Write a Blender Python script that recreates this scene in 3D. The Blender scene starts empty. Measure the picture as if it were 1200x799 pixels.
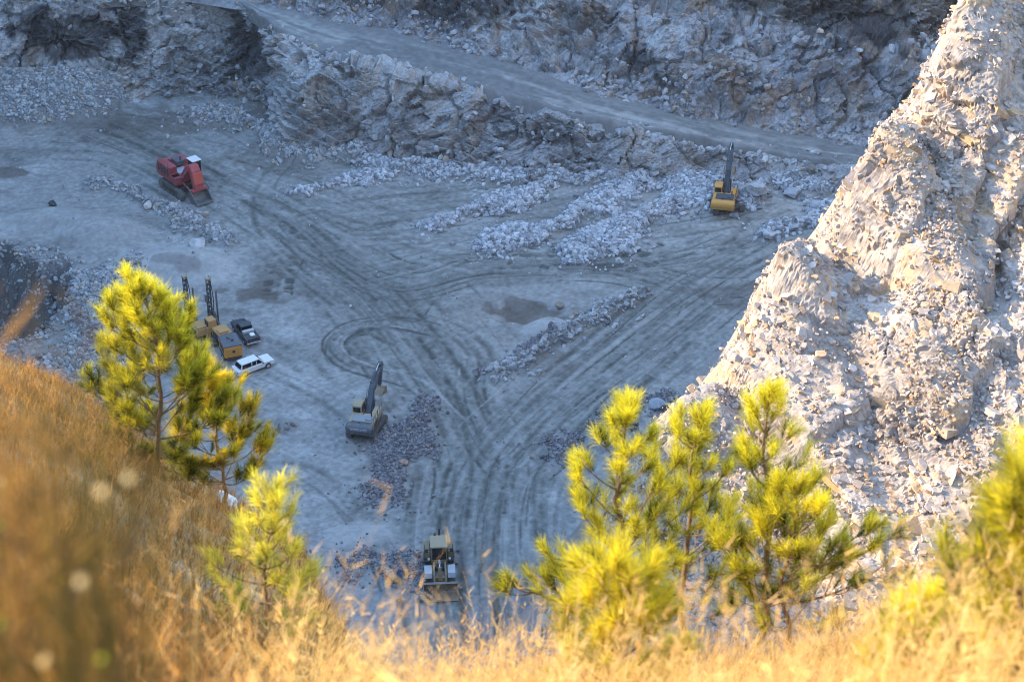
import bpy, bmesh, math, random
import numpy as np
from mathutils import Matrix, Vector

# ------------------------------------------------------------------ camera, world, sun
S = bpy.context.scene
COL = S.collection
CAM_Z, PITCH, FPX = 114.0, math.radians(32.0), 70.0 / 36.0 * 1200.0
cam_d = bpy.data.cameras.new("camera")
cam = bpy.data.objects.new("camera", cam_d)
COL.objects.link(cam)
cam.location = (0, 0, CAM_Z)
cam.rotation_euler = (math.pi / 2 - PITCH, 0, 0)
cam_d.lens, cam_d.sensor_width = 70.0, 36.0
cam_d.clip_start, cam_d.clip_end = 0.1, 6000
cam_d.dof.use_dof = True
cam_d.dof.focus_distance = 185.0
cam_d.dof.aperture_fstop = 3.8
S.camera = cam

SUN_EL, SUN_AZ = math.radians(29.0), math.radians(5.0)      # sun on the left, a touch ahead of the camera
to_sun = Vector((-math.cos(SUN_EL) * math.cos(SUN_AZ), math.cos(SUN_EL) * math.sin(SUN_AZ), math.sin(SUN_EL)))
w = bpy.data.worlds.new("World")
S.world = w
w.use_nodes = True
nt = w.node_tree
sky = nt.nodes.new("ShaderNodeTexSky")
sky.sky_type = 'NISHITA'
sky.sun_disc = False
sky.sun_elevation = SUN_EL
sky.sun_rotation = math.atan2(to_sun.x, to_sun.y)
sky.ozone_density = 4.0
sky.air_density = 1.5
sky.dust_density = 0.3
bg = nt.nodes["Background"]
nt.links.new(sky.outputs[0], bg.inputs[0])
bg.inputs[1].default_value = 0.15
sun_d = bpy.data.lights.new("sun", 'SUN')
sun = bpy.data.objects.new("sun", sun_d)
COL.objects.link(sun)
sun.rotation_euler = to_sun.to_track_quat('Z', 'Y').to_euler()
sun_d.energy = 2.2
sun_d.angle = math.radians(0.5)
sun_d.color = (1.0, 0.78, 0.50)
S.view_settings.view_transform = 'Standard'
S.view_settings.look = 'None'
S.view_settings.gamma = 1.0
S.view_settings.use_curve_mapping = False
S.view_settings.exposure = 2.25
S.view_settings.use_white_balance = True
S.view_settings.white_balance_temperature = 6500
S.render.engine = 'CYCLES'
S.cycles.use_denoising = True
S.cycles.filter_width = 1.0
S.cycles.max_bounces = 6
S.cycles.transparent_max_bounces = 8

# ------------------------------------------------------------------ helpers
CP, SP = math.cos(PITCH), math.sin(PITCH)
def G(px, py, z=0.0):
    """where the ray through a point of the photograph meets height z"""
    px = np.asarray(px, float); py = np.asarray(py, float)
    u = (px - 600) / FPX; v = (py - 399.5) / FPX
    d = (CAM_Z - z) / (SP + v * CP)
    return np.stack([u * d, d * (CP - v * SP), np.zeros_like(d) + z], -1)
def R(px, py, d):
    u = (px - 600) / FPX; v = (py - 399.5) / FPX
    return np.array([u * d, d * (CP - v * SP), CAM_Z - d * (SP + v * CP)])

rng = np.random.default_rng(7)

def _hash(ix, iy, iz, seed):
    h = (ix.astype(np.int64) * 374761393 + iy.astype(np.int64) * 668265263 + iz.astype(np.int64) * 2147483647 + seed * 974634541) & 0xFFFFFFFF
    h = ((h ^ (h >> 13)) * 1274126177) & 0xFFFFFFFF
    h = ((h ^ (h >> 15)) * 2246822519) & 0xFFFFFFFF
    return ((h ^ (h >> 16)) & 0xFFFFFF) / float(0xFFFFFF)

def vnoise(P, seed=0):
    F = np.floor(P); f = P - F; f = f * f * (3 - 2 * f)
    I = F.astype(np.int64); out = 0
    for dx in (0, 1):
        wx = f[..., 0] if dx else 1 - f[..., 0]
        for dy in (0, 1):
            wy = f[..., 1] if dy else 1 - f[..., 1]
            for dz in (0, 1):
                wz = f[..., 2] if dz else 1 - f[..., 2]
                out = out + wx * wy * wz * _hash(I[..., 0] + dx, I[..., 1] + dy, I[..., 2] + dz, seed)
    return out * 2 - 1

def fbm(P, octs=4, seed=0, gain=0.5):
    a, s, t = 1.0, 0, 0
    for o in range(octs):
        s = s + a * vnoise(P * (2.03 ** o) + o * 17.3, seed + o); t += a; a *= gain
    return s / t

def voro(P, seed=0):
    B = np.floor(P - 0.5).astype(np.int64)
    best = np.full(P.shape[:-1], 1e9); h = [np.zeros(P.shape[:-1]) for _ in range(3)]
    vec = np.zeros(P.shape)
    for dx in (0, 1):
        for dy in (0, 1):
            for dz in (0, 1):
                I = [B[..., 0] + dx, B[..., 1] + dy, B[..., 2] + dz]
                r = [_hash(I[0], I[1], I[2], seed + k) for k in range(3)]
                v = np.stack([P[..., k] - (I[k] + 0.15 + 0.7 * r[k]) for k in range(3)], -1)
                d = (v * v).sum(-1); m = d < best
                best = np.where(m, d, best)
                for k in range(3): h[k] = np.where(m, r[k], h[k])
                vec = np.where(m[..., None], v, vec)
    return np.sqrt(best), h, vec

def blocky(P, seed, tilt=0.9):
    f, h, v = voro(P, seed)
    t = (v[..., 0] * (h[1] - .5) + v[..., 1] * (h[2] - .5) + v[..., 2] * (h[0] - .5)) * 2
    return (h[0] - .5) + tilt * t, h[1]

def sstep(a, b, x):
    t = np.clip((x - a) / (b - a), 0, 1)
    return t * t * (3 - 2 * t)

def mix(a, b, t):
    return np.asarray(a) * (1 - t[..., None]) + np.asarray(b) * t[..., None]

def catmull(pts, n):
    pts = np.asarray(pts, float)
    P = np.vstack([2 * pts[0] - pts[1], pts, 2 * pts[-1] - pts[-2]])
    L = np.concatenate([[0], np.cumsum(np.linalg.norm(np.diff(pts[:, :2], axis=0), axis=1) + 1e-6)])
    s = np.linspace(0, L[-1], n)
    k = np.clip(np.searchsorted(L, s, side='right') - 1, 0, len(pts) - 2)
    t = ((s - L[k]) / (L[k + 1] - L[k]))[:, None]
    a, b, c, d = P[k], P[k + 1], P[k + 2], P[k + 3]
    return 0.5 * ((2 * b) + (c - a) * t + (2 * a - 5 * b + 4 * c - d) * t ** 2 + (3 * b - a - 3 * c + d) * t ** 3)

def put(o, label=None, cat=None, group=None, kind=None):
    if label: o['label'] = label
    if cat: o['category'] = cat
    if group: o['group'] = group
    if kind: o['kind'] = kind
    return o

def raw_mesh(name, V, F, mat, col=None, smooth=False, parent=None):
    """V (n,3), F (m,k) one polygon size"""
    me = bpy.data.meshes.new(name)
    V = np.ascontiguousarray(V, np.float32); F = np.ascontiguousarray(F, np.int32)
    k = F.shape[1]
    me.vertices.add(len(V)); me.vertices.foreach_set("co", V.ravel())
    me.loops.add(F.size); me.loops.foreach_set("vertex_index", F.ravel())
    me.polygons.add(len(F)); me.polygons.foreach_set("loop_start", np.arange(0, F.size, k, dtype=np.int32))
    me.polygons.foreach_set("use_smooth", np.full(len(F), bool(smooth)))
    if col is not None:
        at = me.attributes.new("Col", 'FLOAT_COLOR', 'POINT')
        c4 = np.ones((len(V), 4), np.float32); c4[:, :3] = np.clip(col, 0, 1)
        at.data.foreach_set("color", c4.ravel())
    me.update(calc_edges=True)
    me.materials.append(mat)
    o = bpy.data.objects.new(name, me)
    COL.objects.link(o)
    if parent is not None: o.parent = parent
    return o

def grid_faces(n, m):
    i = np.arange(n * m).reshape(n, m)
    return np.stack([i[:-1, :-1], i[1:, :-1], i[1:, 1:], i[:-1, 1:]], -1).reshape(-1, 4)

def grid_obj(name, P, col, mat, smooth=False, flip=False):
    F = grid_faces(*P.shape[:2])
    if flip: F = F[:, ::-1]
    return raw_mesh(name, P.reshape(-1, 3), F, mat, None if col is None else col.reshape(-1, 3), smooth)

def normals(P):
    a = np.gradient(P, axis=0); b = np.gradient(P, axis=1)
    n = np.cross(a, b); n /= np.linalg.norm(n, axis=-1, keepdims=True) + 1e-9
    return n

# ------------------------------------------------------------------ materials
def mat_new(name):
    m = bpy.data.materials.new(name); m.use_nodes = True
    return m, m.node_tree.nodes, m.node_tree.links, m.node_tree.nodes["Principled BSDF"]

def mat_attr(name, rough=0.95, scale=3.0, amt=0.35, bump=0.4, bscale=6.0, bdist=0.1, spec=0.2):
    """surface coloured by the mesh's own mottling, with finer grain from noise nodes"""
    m, N, L, b = mat_new(name)
    at = N.new("ShaderNodeAttribute"); at.attribute_name = "Col"
    tc = N.new("ShaderNodeTexCoord")
    no = N.new("ShaderNodeTexNoise"); no.inputs["Scale"].default_value = scale; no.inputs["Detail"].default_value = 8; no.inputs["Roughness"].default_value = 0.7
    L.new(tc.outputs["Object"], no.inputs["Vector"])
    mr = N.new("ShaderNodeMapRange"); mr.inputs[1].default_value = 0.3; mr.inputs[2].default_value = 0.7
    mr.inputs[3].default_value = 1 - amt; mr.inputs[4].default_value = 1 + amt
    L.new(no.outputs["Fac"], mr.inputs[0])
    mx = N.new("ShaderNodeMix"); mx.data_type = 'RGBA'; mx.blend_type = 'MULTIPLY'; mx.inputs[0].default_value = 1
    L.new(at.outputs["Color"], mx.inputs[6]); L.new(mr.outputs[0], mx.inputs[7])
    L.new(mx.outputs[2], b.inputs["Base Color"])
    b.inputs["Roughness"].default_value = rough
    b.inputs["Specular IOR Level"].default_value = spec
    if bump:
        n2 = N.new("ShaderNodeTexNoise"); n2.inputs["Scale"].default_value = bscale; n2.inputs["Detail"].default_value = 6; n2.inputs["Roughness"].default_value = 0.75
        L.new(tc.outputs["Object"], n2.inputs["Vector"])
        bp = N.new("ShaderNodeBump"); bp.inputs["Strength"].default_value = bump; bp.inputs["Distance"].default_value = bdist
        L.new(n2.outputs["Fac"], bp.inputs["Height"]); L.new(bp.outputs[0], b.inputs["Normal"])
    return m

def mat_paint(name, col, rough=0.45, metal=0.0, dirt=0.35, dirtcol=(0.30, 0.28, 0.25), scale=2.2, low=0.5):
    m, N, L, b = mat_new(name)
    tc = N.new("ShaderNodeTexCoord")
    no = N.new("ShaderNodeTexNoise"); no.inputs["Scale"].default_value = scale; no.inputs["Detail"].default_value = 9; no.inputs["Roughness"].default_value = 0.72
    L.new(tc.outputs["Object"], no.inputs["Vector"])
    mr = N.new("ShaderNodeMapRange"); mr.inputs[1].default_value = low; mr.inputs[2].default_value = low + 0.25
    mr.inputs[3].default_value = 0.08 * (dirt > 0); mr.inputs[4].default_value = dirt * 1.6
    L.new(no.outputs["Fac"], mr.inputs[0])
    mx = N.new("ShaderNodeMix"); mx.data_type = 'RGBA'
    mx.inputs[6].default_value = (*col, 1); mx.inputs[7].default_value = (*dirtcol, 1)
    L.new(mr.outputs[0], mx.inputs[0]); L.new(mx.outputs[2], b.inputs["Base Color"])
    b.inputs["Roughness"].default_value = rough; b.inputs["Metallic"].default_value = metal
    return m

def mat_leaf(name, trans=0.45, gain=1.6, rough=0.6):
    m, N, L, b = mat_new(name)
    at = N.new("ShaderNodeAttribute"); at.attribute_name = "Col"
    L.new(at.outputs["Color"], b.inputs["Base Color"]); b.inputs["Roughness"].default_value = rough
    b.inputs["Specular IOR Level"].default_value = 0.3
    tr = N.new("ShaderNodeBsdfTranslucent")
    g = N.new("ShaderNodeMix"); g.data_type = 'RGBA'; g.blend_type = 'MULTIPLY'; g.inputs[0].default_value = 1
    g.inputs[7].default_value = (gain, gain, gain * 0.8, 1)
    L.new(at.outputs["Color"], g.inputs[6]); L.new(g.outputs[2], tr.inputs["Color"])
    ms = N.new("ShaderNodeMixShader"); ms.inputs[0].default_value = trans
    L.new(b.outputs[0], ms.inputs[1]); L.new(tr.outputs[0], ms.inputs[2])
    L.new(ms.outputs[0], N["Material Output"].inputs["Surface"])
    return m

M_rock = mat_attr("quarry_rock", scale=2.5, amt=0.4, bump=0.5, bscale=5, bdist=0.12)
M_spur = mat_attr("pale_rock", scale=4, amt=0.3, bump=0.5, bscale=9, bdist=0.06)
M_floor = mat_attr("quarry_floor", scale=1.6, amt=0.16, bump=0.35, bscale=3.0, bdist=0.08)
M_rubble = mat_attr("rubble", scale=5, amt=0.25, bump=0.3, bscale=7, bdist=0.05)
M_hill = mat_attr("hill_soil", scale=6, amt=0.45, bump=0.5, bscale=14, bdist=0.05)
M_far = mat_attr("outer_ground", scale=0.3, amt=0.3, bump=0)
M_needle = mat_leaf("pine_needles", 0.55, 1.8)
M_grass = mat_leaf("dry_grass", 0.55, 1.8)
M_bark = mat_paint("pine_bark", (0.16, 0.09, 0.05), 0.9, 0, 0.5, (0.30, 0.20, 0.13), 30, 0.45)

# ------------------------------------------------------------------ outer terrain
def axis(lo, dense_lo, dense_hi, hi, step, n):
    a = np.arange(dense_lo, dense_hi + 1e-6, step)
    g = np.geomspace(1, 1 + (dense_lo - lo), n) - 1
    h = np.geomspace(1, 1 + (hi - dense_hi), n) - 1
    return np.concatenate([(dense_lo - g[1:])[::-1], a, dense_hi + h[1:]])
def base_z(x, y):
    n = fbm(np.stack([x / 30, y / 30, 0 * x], -1), 3, 3)
    left = np.clip((-74 - x) * 2.6, -16, 121) * sstep(40, 75, y) + np.where(x < -112, 106, np.where(x < -60, 60, -16)) * (1 - sstep(40, 75, y)) * (y > 3)  # left wall lies out of view; shaped to shade the pit, not the spur
    left = np.where(x < -40, left, -16)
    left = np.where(left > 0, np.minimum(left, 121 - 3 * (n + .5)), left)
    right = np.clip((x - 62) * 2.2, -16, 116)
    back = np.clip((y - 272) * 1.3 + 15, -16, 95) * (y > 255)
    back = np.where(y > 255, back, -16)
    front = np.where(y < 3, 108.0, np.clip(106 - (y - 3) * 1.55, -16, 108))
    front = np.where(y < -8, 108.0, front)
    return np.maximum.reduce([left, right, back, front, np.full_like(x, -16.0)]) + n * 1.2
ax = axis(-2500, -180, 180, 2500, 4.0, 22); ay = axis(-2500, -40, 340, 2500, 4.0, 22)
X, Y = np.meshgrid(ax, ay, indexing='ij')
Z = base_z(X, Y)
P = np.stack([X, Y, Z], -1)
c = mix((0.30, 0.30, 0.29), (0.22, 0.20, 0.12), sstep(95, 108, Z))
put(grid_obj("terrain", P, c, M_far), kind='structure')
# ------------------------------------------------------------------ quarry floor with tyre tracks, mounds and damp patches
RES = 0.14
fx = np.arange(-92, 76.01, RES); fy = np.arange(124, 256.01, RES)
NX, NY = len(fx), len(fy)
FX, FY = np.meshgrid(fx, fy, indexing='ij')
FP = np.stack([FX, FY, np.zeros_like(FX)], -1)
T_dark = np.zeros((NX, NY)); T_pale = np.zeros((NX, NY)); T_rut = np.zeros((NX, NY))

def warp(scale, amt, seed):
    return amt * vnoise(FP / scale, seed), amt * vnoise(FP / scale, seed + 50)
WX, WY = warp(4.0, 0.9, 301)
W2X, W2Y = warp(1.2, 0.35, 311)
def dist_line(pts, n=220):
    """distance from every floor point to a curve, with a ragged edge; also position along it"""
    c = catmull(pts, n)[:, :2]
    best = np.full((NX, NY), 1e9); along = np.zeros((NX, NY))
    lo = c.min(0) - 12; hi = c.max(0) + 12
    i0, i1 = np.searchsorted(fx, [lo[0], hi[0]]); j0, j1 = np.searchsorted(fy, [lo[1], hi[1]])
    sx = FX[i0:i1, j0:j1] + WX[i0:i1, j0:j1] + W2X[i0:i1, j0:j1]; sy = FY[i0:i1, j0:j1] + WY[i0:i1, j0:j1] + W2Y[i0:i1, j0:j1]
    bs = np.full(sx.shape, 1e9); al = np.zeros(sx.shape)
    for k in range(0, n - 1, 4):
        a, b = c[k], c[min(k + 4, n - 1)]
        ab = b - a; L2 = (ab ** 2).sum() + 1e-9
        t = np.clip(((sx - a[0]) * ab[0] + (sy - a[1]) * ab[1]) / L2, 0, 1)
        d = np.hypot(sx - a[0] - t * ab[0], sy - a[1] - t * ab[1])
        m = d < bs; bs = np.where(m, d, bs); al = np.where(m, (k + 4 * t) / n, al)
    best[i0:i1, j0:j1] = bs; along[i0:i1, j0:j1] = al
    return best, along
def px_line(pp, z=0.0):
    pp = np.asarray(pp, float)
    return G(pp[:, 0], pp[:, 1], z)

def stamp(c, width, strength, arr, seed):
    d = np.gradient(c[:, :2], axis=0); d /= np.linalg.norm(d, axis=1, keepdims=True) + 1e-9
    nrm = np.stack([-d[:, 1], d[:, 0]], -1)
    s = np.arange(len(c)) * 0.12
    mod = np.clip(0.55 + 0.8 * vnoise(np.stack([s / 5, s * 0 + seed, s * 0], -1), seed % 97) + .5 * vnoise(np.stack([s / .7, s * 0 + seed, s * 0], -1), seed % 89), 0, 1)
    for o in np.arange(-width / 2, width / 2 + 1e-6, 0.08):
        e = strength * mod * (1 - 0.6 * abs(o) / (width / 2 + 1e-6))
        p = c[:, :2] + nrm * o
        i = np.round((p[:, 0] - fx[0]) / RES).astype(int); j = np.round((p[:, 1] - fy[0]) / RES).astype(int)
        ok = (i >= 0) & (i < NX) & (j >= 0) & (j < NY)
        np.maximum.at(arr, (i[ok], j[ok]), np.minimum(e[ok] * 1.15, 1))

def bundle(pp, n, spread, strength=0.7, gauge=2.1, width=0.42, seed=1, arr=None, world=False):
    """n pairs of tyre marks that follow one route"""
    r = np.random.default_rng(seed)
    base = np.asarray(pp, float) if world else px_line(pp)
    L = np.linalg.norm(np.diff(base[:, :2], axis=0), axis=1).sum()
    m = int(L / 0.12)
    for q in range(int(n * 1.5)):
        ctl = base.copy()
        d = np.gradient(ctl[:, :2], axis=0); d /= np.linalg.norm(d, axis=1, keepdims=True)
        nr = np.stack([-d[:, 1], d[:, 0]], -1)
        off = r.normal(0, spread * 0.5) + np.linspace(r.normal(0, spread * .14), r.normal(0, spread * .14), len(ctl)) + r.normal(0, spread * 0.045, len(ctl))
        ctl[:, :2] += nr * off[:, None]
        c = catmull(ctl, m)
        a, b = sorted(r.uniform(-0.25, 1.25, 2)); a = max(0, a); b = min(1, b)
        if b - a < 0.3: a, b = 0, 1
        c = c[int(a * (m - 1)):int(b * (m - 1)) + 1]
        if len(c) < 10: continue
        dd = np.gradient(c[:, :2], axis=0); dd /= np.linalg.norm(dd, axis=1, keepdims=True) + 1e-9
        nn = np.stack([-dd[:, 1], dd[:, 0]], -1)
        st = strength * r.uniform(0.2, 1.0) ** 1.3
        for sgn in (-1, 1):
            cc = c.copy(); cc[:, :2] += nn * sgn * gauge / 2
            stamp(cc, width * r.choice((.45, .7, 1.0, 1.6, 2.2)), st * r.uniform(.6, 1), (T_pale if r.uniform() < .12 else T_dark) if arr is None else arr, int(r.integers(1, 9000)))
ROUTES = [
    # main road up from the loader, then its left and right branches
    ([(565, 760), (560, 690), (562, 610), (572, 545), (545, 480), (500, 410), (450, 350), (395, 305), (325, 252), (255, 215), (190, 180), (120, 150)], 26, 7.0, 0.75),
    ([(575, 760), (572, 690), (568, 610), (585, 545), (645, 480), (720, 418), (800, 352), (880, 305), (960, 265)], 26, 6.5, 0.75),
    ([(600, 545), (690, 470), (790, 400), (860, 350), (905, 325)], 10, 5.0, 0.8),
    # crossing arcs
    ([(300, 232), (390, 290), (470, 330), (550, 312), (640, 305), (730, 310), (820, 330), (880, 330)], 14, 4.5, 0.7),
    ([(480, 372), (505, 340), (560, 322), (640, 316), (730, 318), (800, 338), (800, 370), (740, 420)], 8, 3.5, 0.7),
    ([(330, 300), (420, 318), (520, 300), (640, 300), (760, 300), (880, 282), (950, 262)], 12, 6.0, 0.6),
    ([(230, 200), (330, 232), (430, 262), (520, 290), (620, 310)], 10, 8.0, 0.65),
    ([(370, 170), (330, 215), (330, 260), (372, 310), (430, 360)], 8, 6.0, 0.6),
    # turning loops
    ([(560, 440), (555, 412), (520, 384), (460, 372), (405, 380), (380, 402), (395, 425), (430, 440), (480, 455), (530, 500)], 4, 1.2, 0.85),
    ([(470, 400), (430, 385), (395, 400), (400, 428), (450, 440)], 3, 1.0, 0.8),
    ([(500, 415), (520, 440), (545, 480), (565, 520), (590, 550)], 6, 2.5, 0.9),
    ([(555, 375), (520, 395), (470, 420), (420, 430)], 3, 2.0, 0.5),
    ([(560, 420), (556, 460), (575, 510), (600, 540)], 4, 1.4, 0.9),
    # by the vehicles
    ([(300, 445), (340, 465), (380, 490), (430, 545), (470, 580)], 3, 2.0, 0.65),
    ([(340, 300), (322, 330), (318, 350)], 3, 1.2, 0.8),
    ([(305, 290), (300, 320), (270, 345)], 2, 1.5, 0.5),
    ([(300, 400), (350, 420), (400, 470)], 2, 1.5, 0.5),
    ([(470, 690), (440, 640), (400, 590), (360, 560), (320, 545)], 5, 3.5, 0.7),
    ([(505, 600), (470, 590), (440, 600), (400, 640)], 4, 2.5, 0.6),
    ([(535, 585), (500, 590), (460, 588)], 3, 1.5, 0.5),
    # far side between the rubble fingers
    ([(350, 245), (430, 225), (520, 215), (610, 205)], 7, 4.0, 0.6),
    ([(360, 262), (450, 245), (560, 235), (640, 220)], 7, 4.0, 0.6),
    ([(400, 280), (490, 275), (560, 262)], 6, 3.0, 0.55),
    ([(880, 255), (860, 275), (800, 300), (740, 310)], 5, 3.0, 0.7),
    ([(60, 165), (140, 170), (200, 190), (260, 225)], 8, 5.0, 0.5),
    ([(20, 150), (130, 145), (250, 165), (350, 195), (420, 215)], 8, 6.0, 0.5),
    ([(770, 480), (700, 500), (650, 540), (620, 600), (610, 680)], 5, 3.0, 0.45),
]
for k, (pp, n, sp, st) in enumerate(ROUTES):
    bundle(pp, n, sp, st, seed=100 + k)
# broad dark crawler strips
for pp in ([(575, 300), (600, 307), (618, 300), (600, 293), (580, 298)], [(625, 287), (622, 302), (640, 312), (690, 315), (740, 305), (775, 285)],
           [(648, 292), (646, 306), (668, 311), (710, 309), (750, 292)], [(318, 308), (312, 345)], [(342, 306), (338, 342)], [(690, 312), (730, 316), (770, 306)]):
    stamp(catmull(px_line(pp), 500), 1.1, 0.95, T_dark, 5)
def blur(a, k=1):
    for _ in range(k):
        a = (a + np.roll(a, 1, 0) + np.roll(a, -1, 0) + np.roll(a, 1, 1) + np.roll(a, -1, 1)) / 5
    return a
road = T_dark * .75 + .25 * blur(T_dark, 1)
wide = T_dark.copy()
for _ in range(3):
    s = 7 * (2 ** _)
    wide = (wide + np.roll(wide, s, 0) + np.roll(wide, -s, 0) + np.roll(wide, s, 1) + np.roll(wide, -s, 1)) / 5

# mounds and rubble masks
H = 0.22 * fbm(FP / 14, 4, 11) + 0.07 * fbm(FP / 2.2, 3, 21)
M_rub = np.zeros((NX, NY)); M_big = np.zeros((NX, NY)); M_drk = np.zeros((NX, NY)); M_mid = np.zeros((NX, NY))
NW = fbm(FP / 1.5, 3, 333)
def rubble_line(pp, half, height, arr=M_rub, dens=1.0, fade=True):
    d, a = dist_line(px_line(pp))
    wdt = half * (0.75 + 0.35 * np.sin(a * 9 + pp[0][0]))
    q_ = d / wdt + .55 * NW
    m = np.maximum(sstep(1.2, 0.4, q_) ** 1.3, .035 * sstep(2.4, .8, q_))
    global H
    H = H + height * np.clip(1 - d / wdt, 0, 1) ** 0.8
    arr[:] = np.maximum(arr, m * dens)
rubble_line([(355, 227), (400, 216), (450, 205), (500, 196)], 2.0, 0.6)
rubble_line([(512, 266), (560, 250), (605, 235), (640, 218), (660, 208)], 2.4, 0.8)
rubble_line([(572, 290), (620, 275), (665, 258), (700, 238), (740, 218)], 2.6, 0.8)
rubble_line([(672, 298), (715, 281), (745, 262), (790, 242), (840, 222)], 3.4, 1.0)
rubble_line([(420, 186), (470, 198), (560, 203), (640, 212), (740, 212), (830, 217)], 2.4, 1.2)
rubble_line([(870, 235), (910, 215), (960, 222), (1000, 210)], 3.0, 1.0, dens=0.6)
rubble_line([(905, 275), (935, 262), (970, 245)], 1.8, 0.7, dens=0.7)
rubble_line([(592, 440), (630, 418), (680, 388), (720, 362), (750, 345)], 1.9, 1.0, arr=M_big, dens=0.9)
rubble_line([(575, 432), (610, 412), (650, 398)], 1.8, 0.4, arr=M_mid, dens=0.8)
rubble_line([(108, 214), (150, 226), (195, 245), (235, 268), (262, 285)], 2.2, 0.8, arr=M_big, dens=0.7)
rubble_line([(500, 476), (478, 505), (462, 540), (445, 572)], 3.4, 0.6, arr=M_mid, dens=0.9)
rubble_line([(655, 527), (680, 520)], 2.2, 0.5, arr=M_mid, dens=0.8)
rubble_line([(690, 498), (722, 494)], 2.0, 0.5, arr=M_mid, dens=0.8)
rubble_line([(735, 470), (770, 474)], 2.2, 0.5, arr=M_mid, dens=0.7)
rubble_line([(430, 660), (470, 668), (490, 690)], 3.4, 0.6, arr=M_mid, dens=0.6)
rubble_line([(318, 505), (345, 500)], 1.3, 0.4, arr=M_drk, dens=0.6)
rubble_line([(240, 135), (290, 148), (345, 175), (420, 186)], 3.2, 1.6, arr=M_big, dens=0.8)
# talus against the far left face
d, a = dist_line(np.array([(-95, 244, 0), (-78, 243, 0), (-66, 243.5, 0), (-57, 244, 0)]))
tw = 6.5 + 3.0 * np.cos((FX + 61) / 6)
H += 4.2 * np.clip(1 - d / tw, 0, 1)
M_big = np.maximum(M_big, sstep(1, 0.7, d / tw) * 0.9)
# talus under the near left hill
d, a = dist_line(np.array([(-64, 172, 0), (-47, 165, 0), (-35, 150, 0), (-26, 136, 0), (-19, 122, 0)]))
H += 5.5 * np.clip(1 - d / 8.5, 0, 1)
M_drk = np.maximum(M_drk, sstep(1, 0.75, d / 8.5))
# talus under the sunlit spur on the right
d, a = dist_line(np.array([(60, 196, 0), (44, 182, 0), (34, 168, 0), (25, 150, 0), (14, 134, 0), (8, 120, 0)]))
H += 6 * np.clip(1 - d / 9, 0, 1)
M_drk = np.maximum(M_drk, sstep(1, 0.8, d / 9))
# lower level and rubble bank at far left
e = np.hypot((FX + 62 + WX) / 13, (FY + WY - 191) / 12)
H -= 10 * sstep(1.04, 0.62, e + .16 * NW)
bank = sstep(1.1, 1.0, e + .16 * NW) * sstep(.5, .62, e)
M_big = np.maximum(M_big, sstep(0.35, 0.55, e) * sstep(1.25, 0.9, e) * 0.5 * (FY < 205))
rubble_line([(150, 322), (118, 340), (100, 380), (95, 430)], 5.0, 1.0, arr=M_big, dens=0.9)
# two pale graded mounds there, the pale heap and the wet hollow in the middle
for (qx, qy, rx, ry, hh) in ((205, 312, 9, 5, 1.5), (118, 272, 7, 4.5, 1.3), (60, 258, 8, 3.5, 1.0), (646, 386, 3.6, 2.6, 0.9), (420, 626, 3.6, 2.4, 0.4)):
    g = G(qx, qy); e = np.hypot((FX - g[0] + .5 * WX) / rx, (FY - g[1] + .5 * WY) / ry)
    H += hh * sstep(1, 0.2, e); T_pale = np.maximum(T_pale, (0.8 if qx > 150 else .35) * sstep(1.1, 0.6, e + .4 * NW)); road = road * (1 - 0.7 * sstep(1, .7, e))
damp = np.zeros((NX, NY)); n9 = fbm(FP / 4, 3, 337)
for (qx, qy, rx, ry, amt, dz) in ((622, 367, 4.8, 3.0, 1.0, -0.6), (655, 372, 2.5, 1.5, .8, -0.1), (8, 201, 5, 2, .8, 0), (300, 345, 5, 2.5, .7, 0), (318, 330, 2.5, 5, .5, 0), (200, 316, 3.0, 1.6, .5, 0),
                              (150, 150, 14, 4, .45, 0), (230, 140, 16, 5, .55, 0), (330, 185, 9, 5, .4, 0), (60, 135, 12, 4, .5, 0), (470, 520, 5, 7, .4, 0), (860, 345, 6, 2.6, .55, 0), (560, 360, 5, 3, .35, 0), (640, 420, 5, 3, .4, 0)):
    g = G(qx, qy); e = np.hypot((FX - g[0] + WX) / rx, (FY - g[1] + WY) / ry)
    damp = np.maximum(damp, amt * sstep(1.05, 0.6, e + .8 * NW + .45 * n9) * np.clip(.85 + .5 * n9, 0, 1.1)); H += dz * sstep(1.1, 0.4, e)
H -= 0.16 * road
H += 0.035 * vnoise(FP / .5, 63)
H[:, 0] -= 6; H[:, -1] -= 1; H[0] -= 4; H[-1] -= 4
FP[..., 2] = H
n1 = fbm(FP / 11, 5, 31); n2 = fbm(FP / np.array([3.5, 2.0, 1.0]), 4, 41); n3 = fbm(FP / 30, 3, 47)
c = np.zeros((NX, NY, 3)) + np.array((0.285, 0.278, 0.262))
c = mix(c, (0.42, 0.41, 0.39), sstep(0.05, 0.5, n1 * 0.6 + n2 * 0.6) * 0.7)
c = mix(c, (0.39, 0.345, 0.30), sstep(0.1, 0.5, n3 + .3 * n2) * 0.35)
c = mix(c, (0.15, 0.148, 0.135), sstep(0.05, 0.4, fbm(FP / np.array([9, 4, 1.0]), 4, 51) + .3 * n2) * .6 * sstep(165, 200, FY + .6 * np.abs(FX)))
c = mix(c, (0.235, 0.235, 0.212), np.clip(wide * 2.2, 0, 1) * 0.7)
c = mix(c, (0.075, 0.078, 0.068), np.clip(road * 1.4, 0, 0.92))
ng = vnoise(FP / .45, 61) + .8 * vnoise(FP / .2, 62)
c = c * (1 + .2 * ng)[..., None]
c = mix(c, (0.44, 0.425, 0.40), np.clip(T_pale, 0, 1) * .75)
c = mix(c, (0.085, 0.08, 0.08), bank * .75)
c = mix(c, (0.10, 0.078, 0.062), np.clip(damp * (1 + .3 * n2), 0, 0.92))
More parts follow.
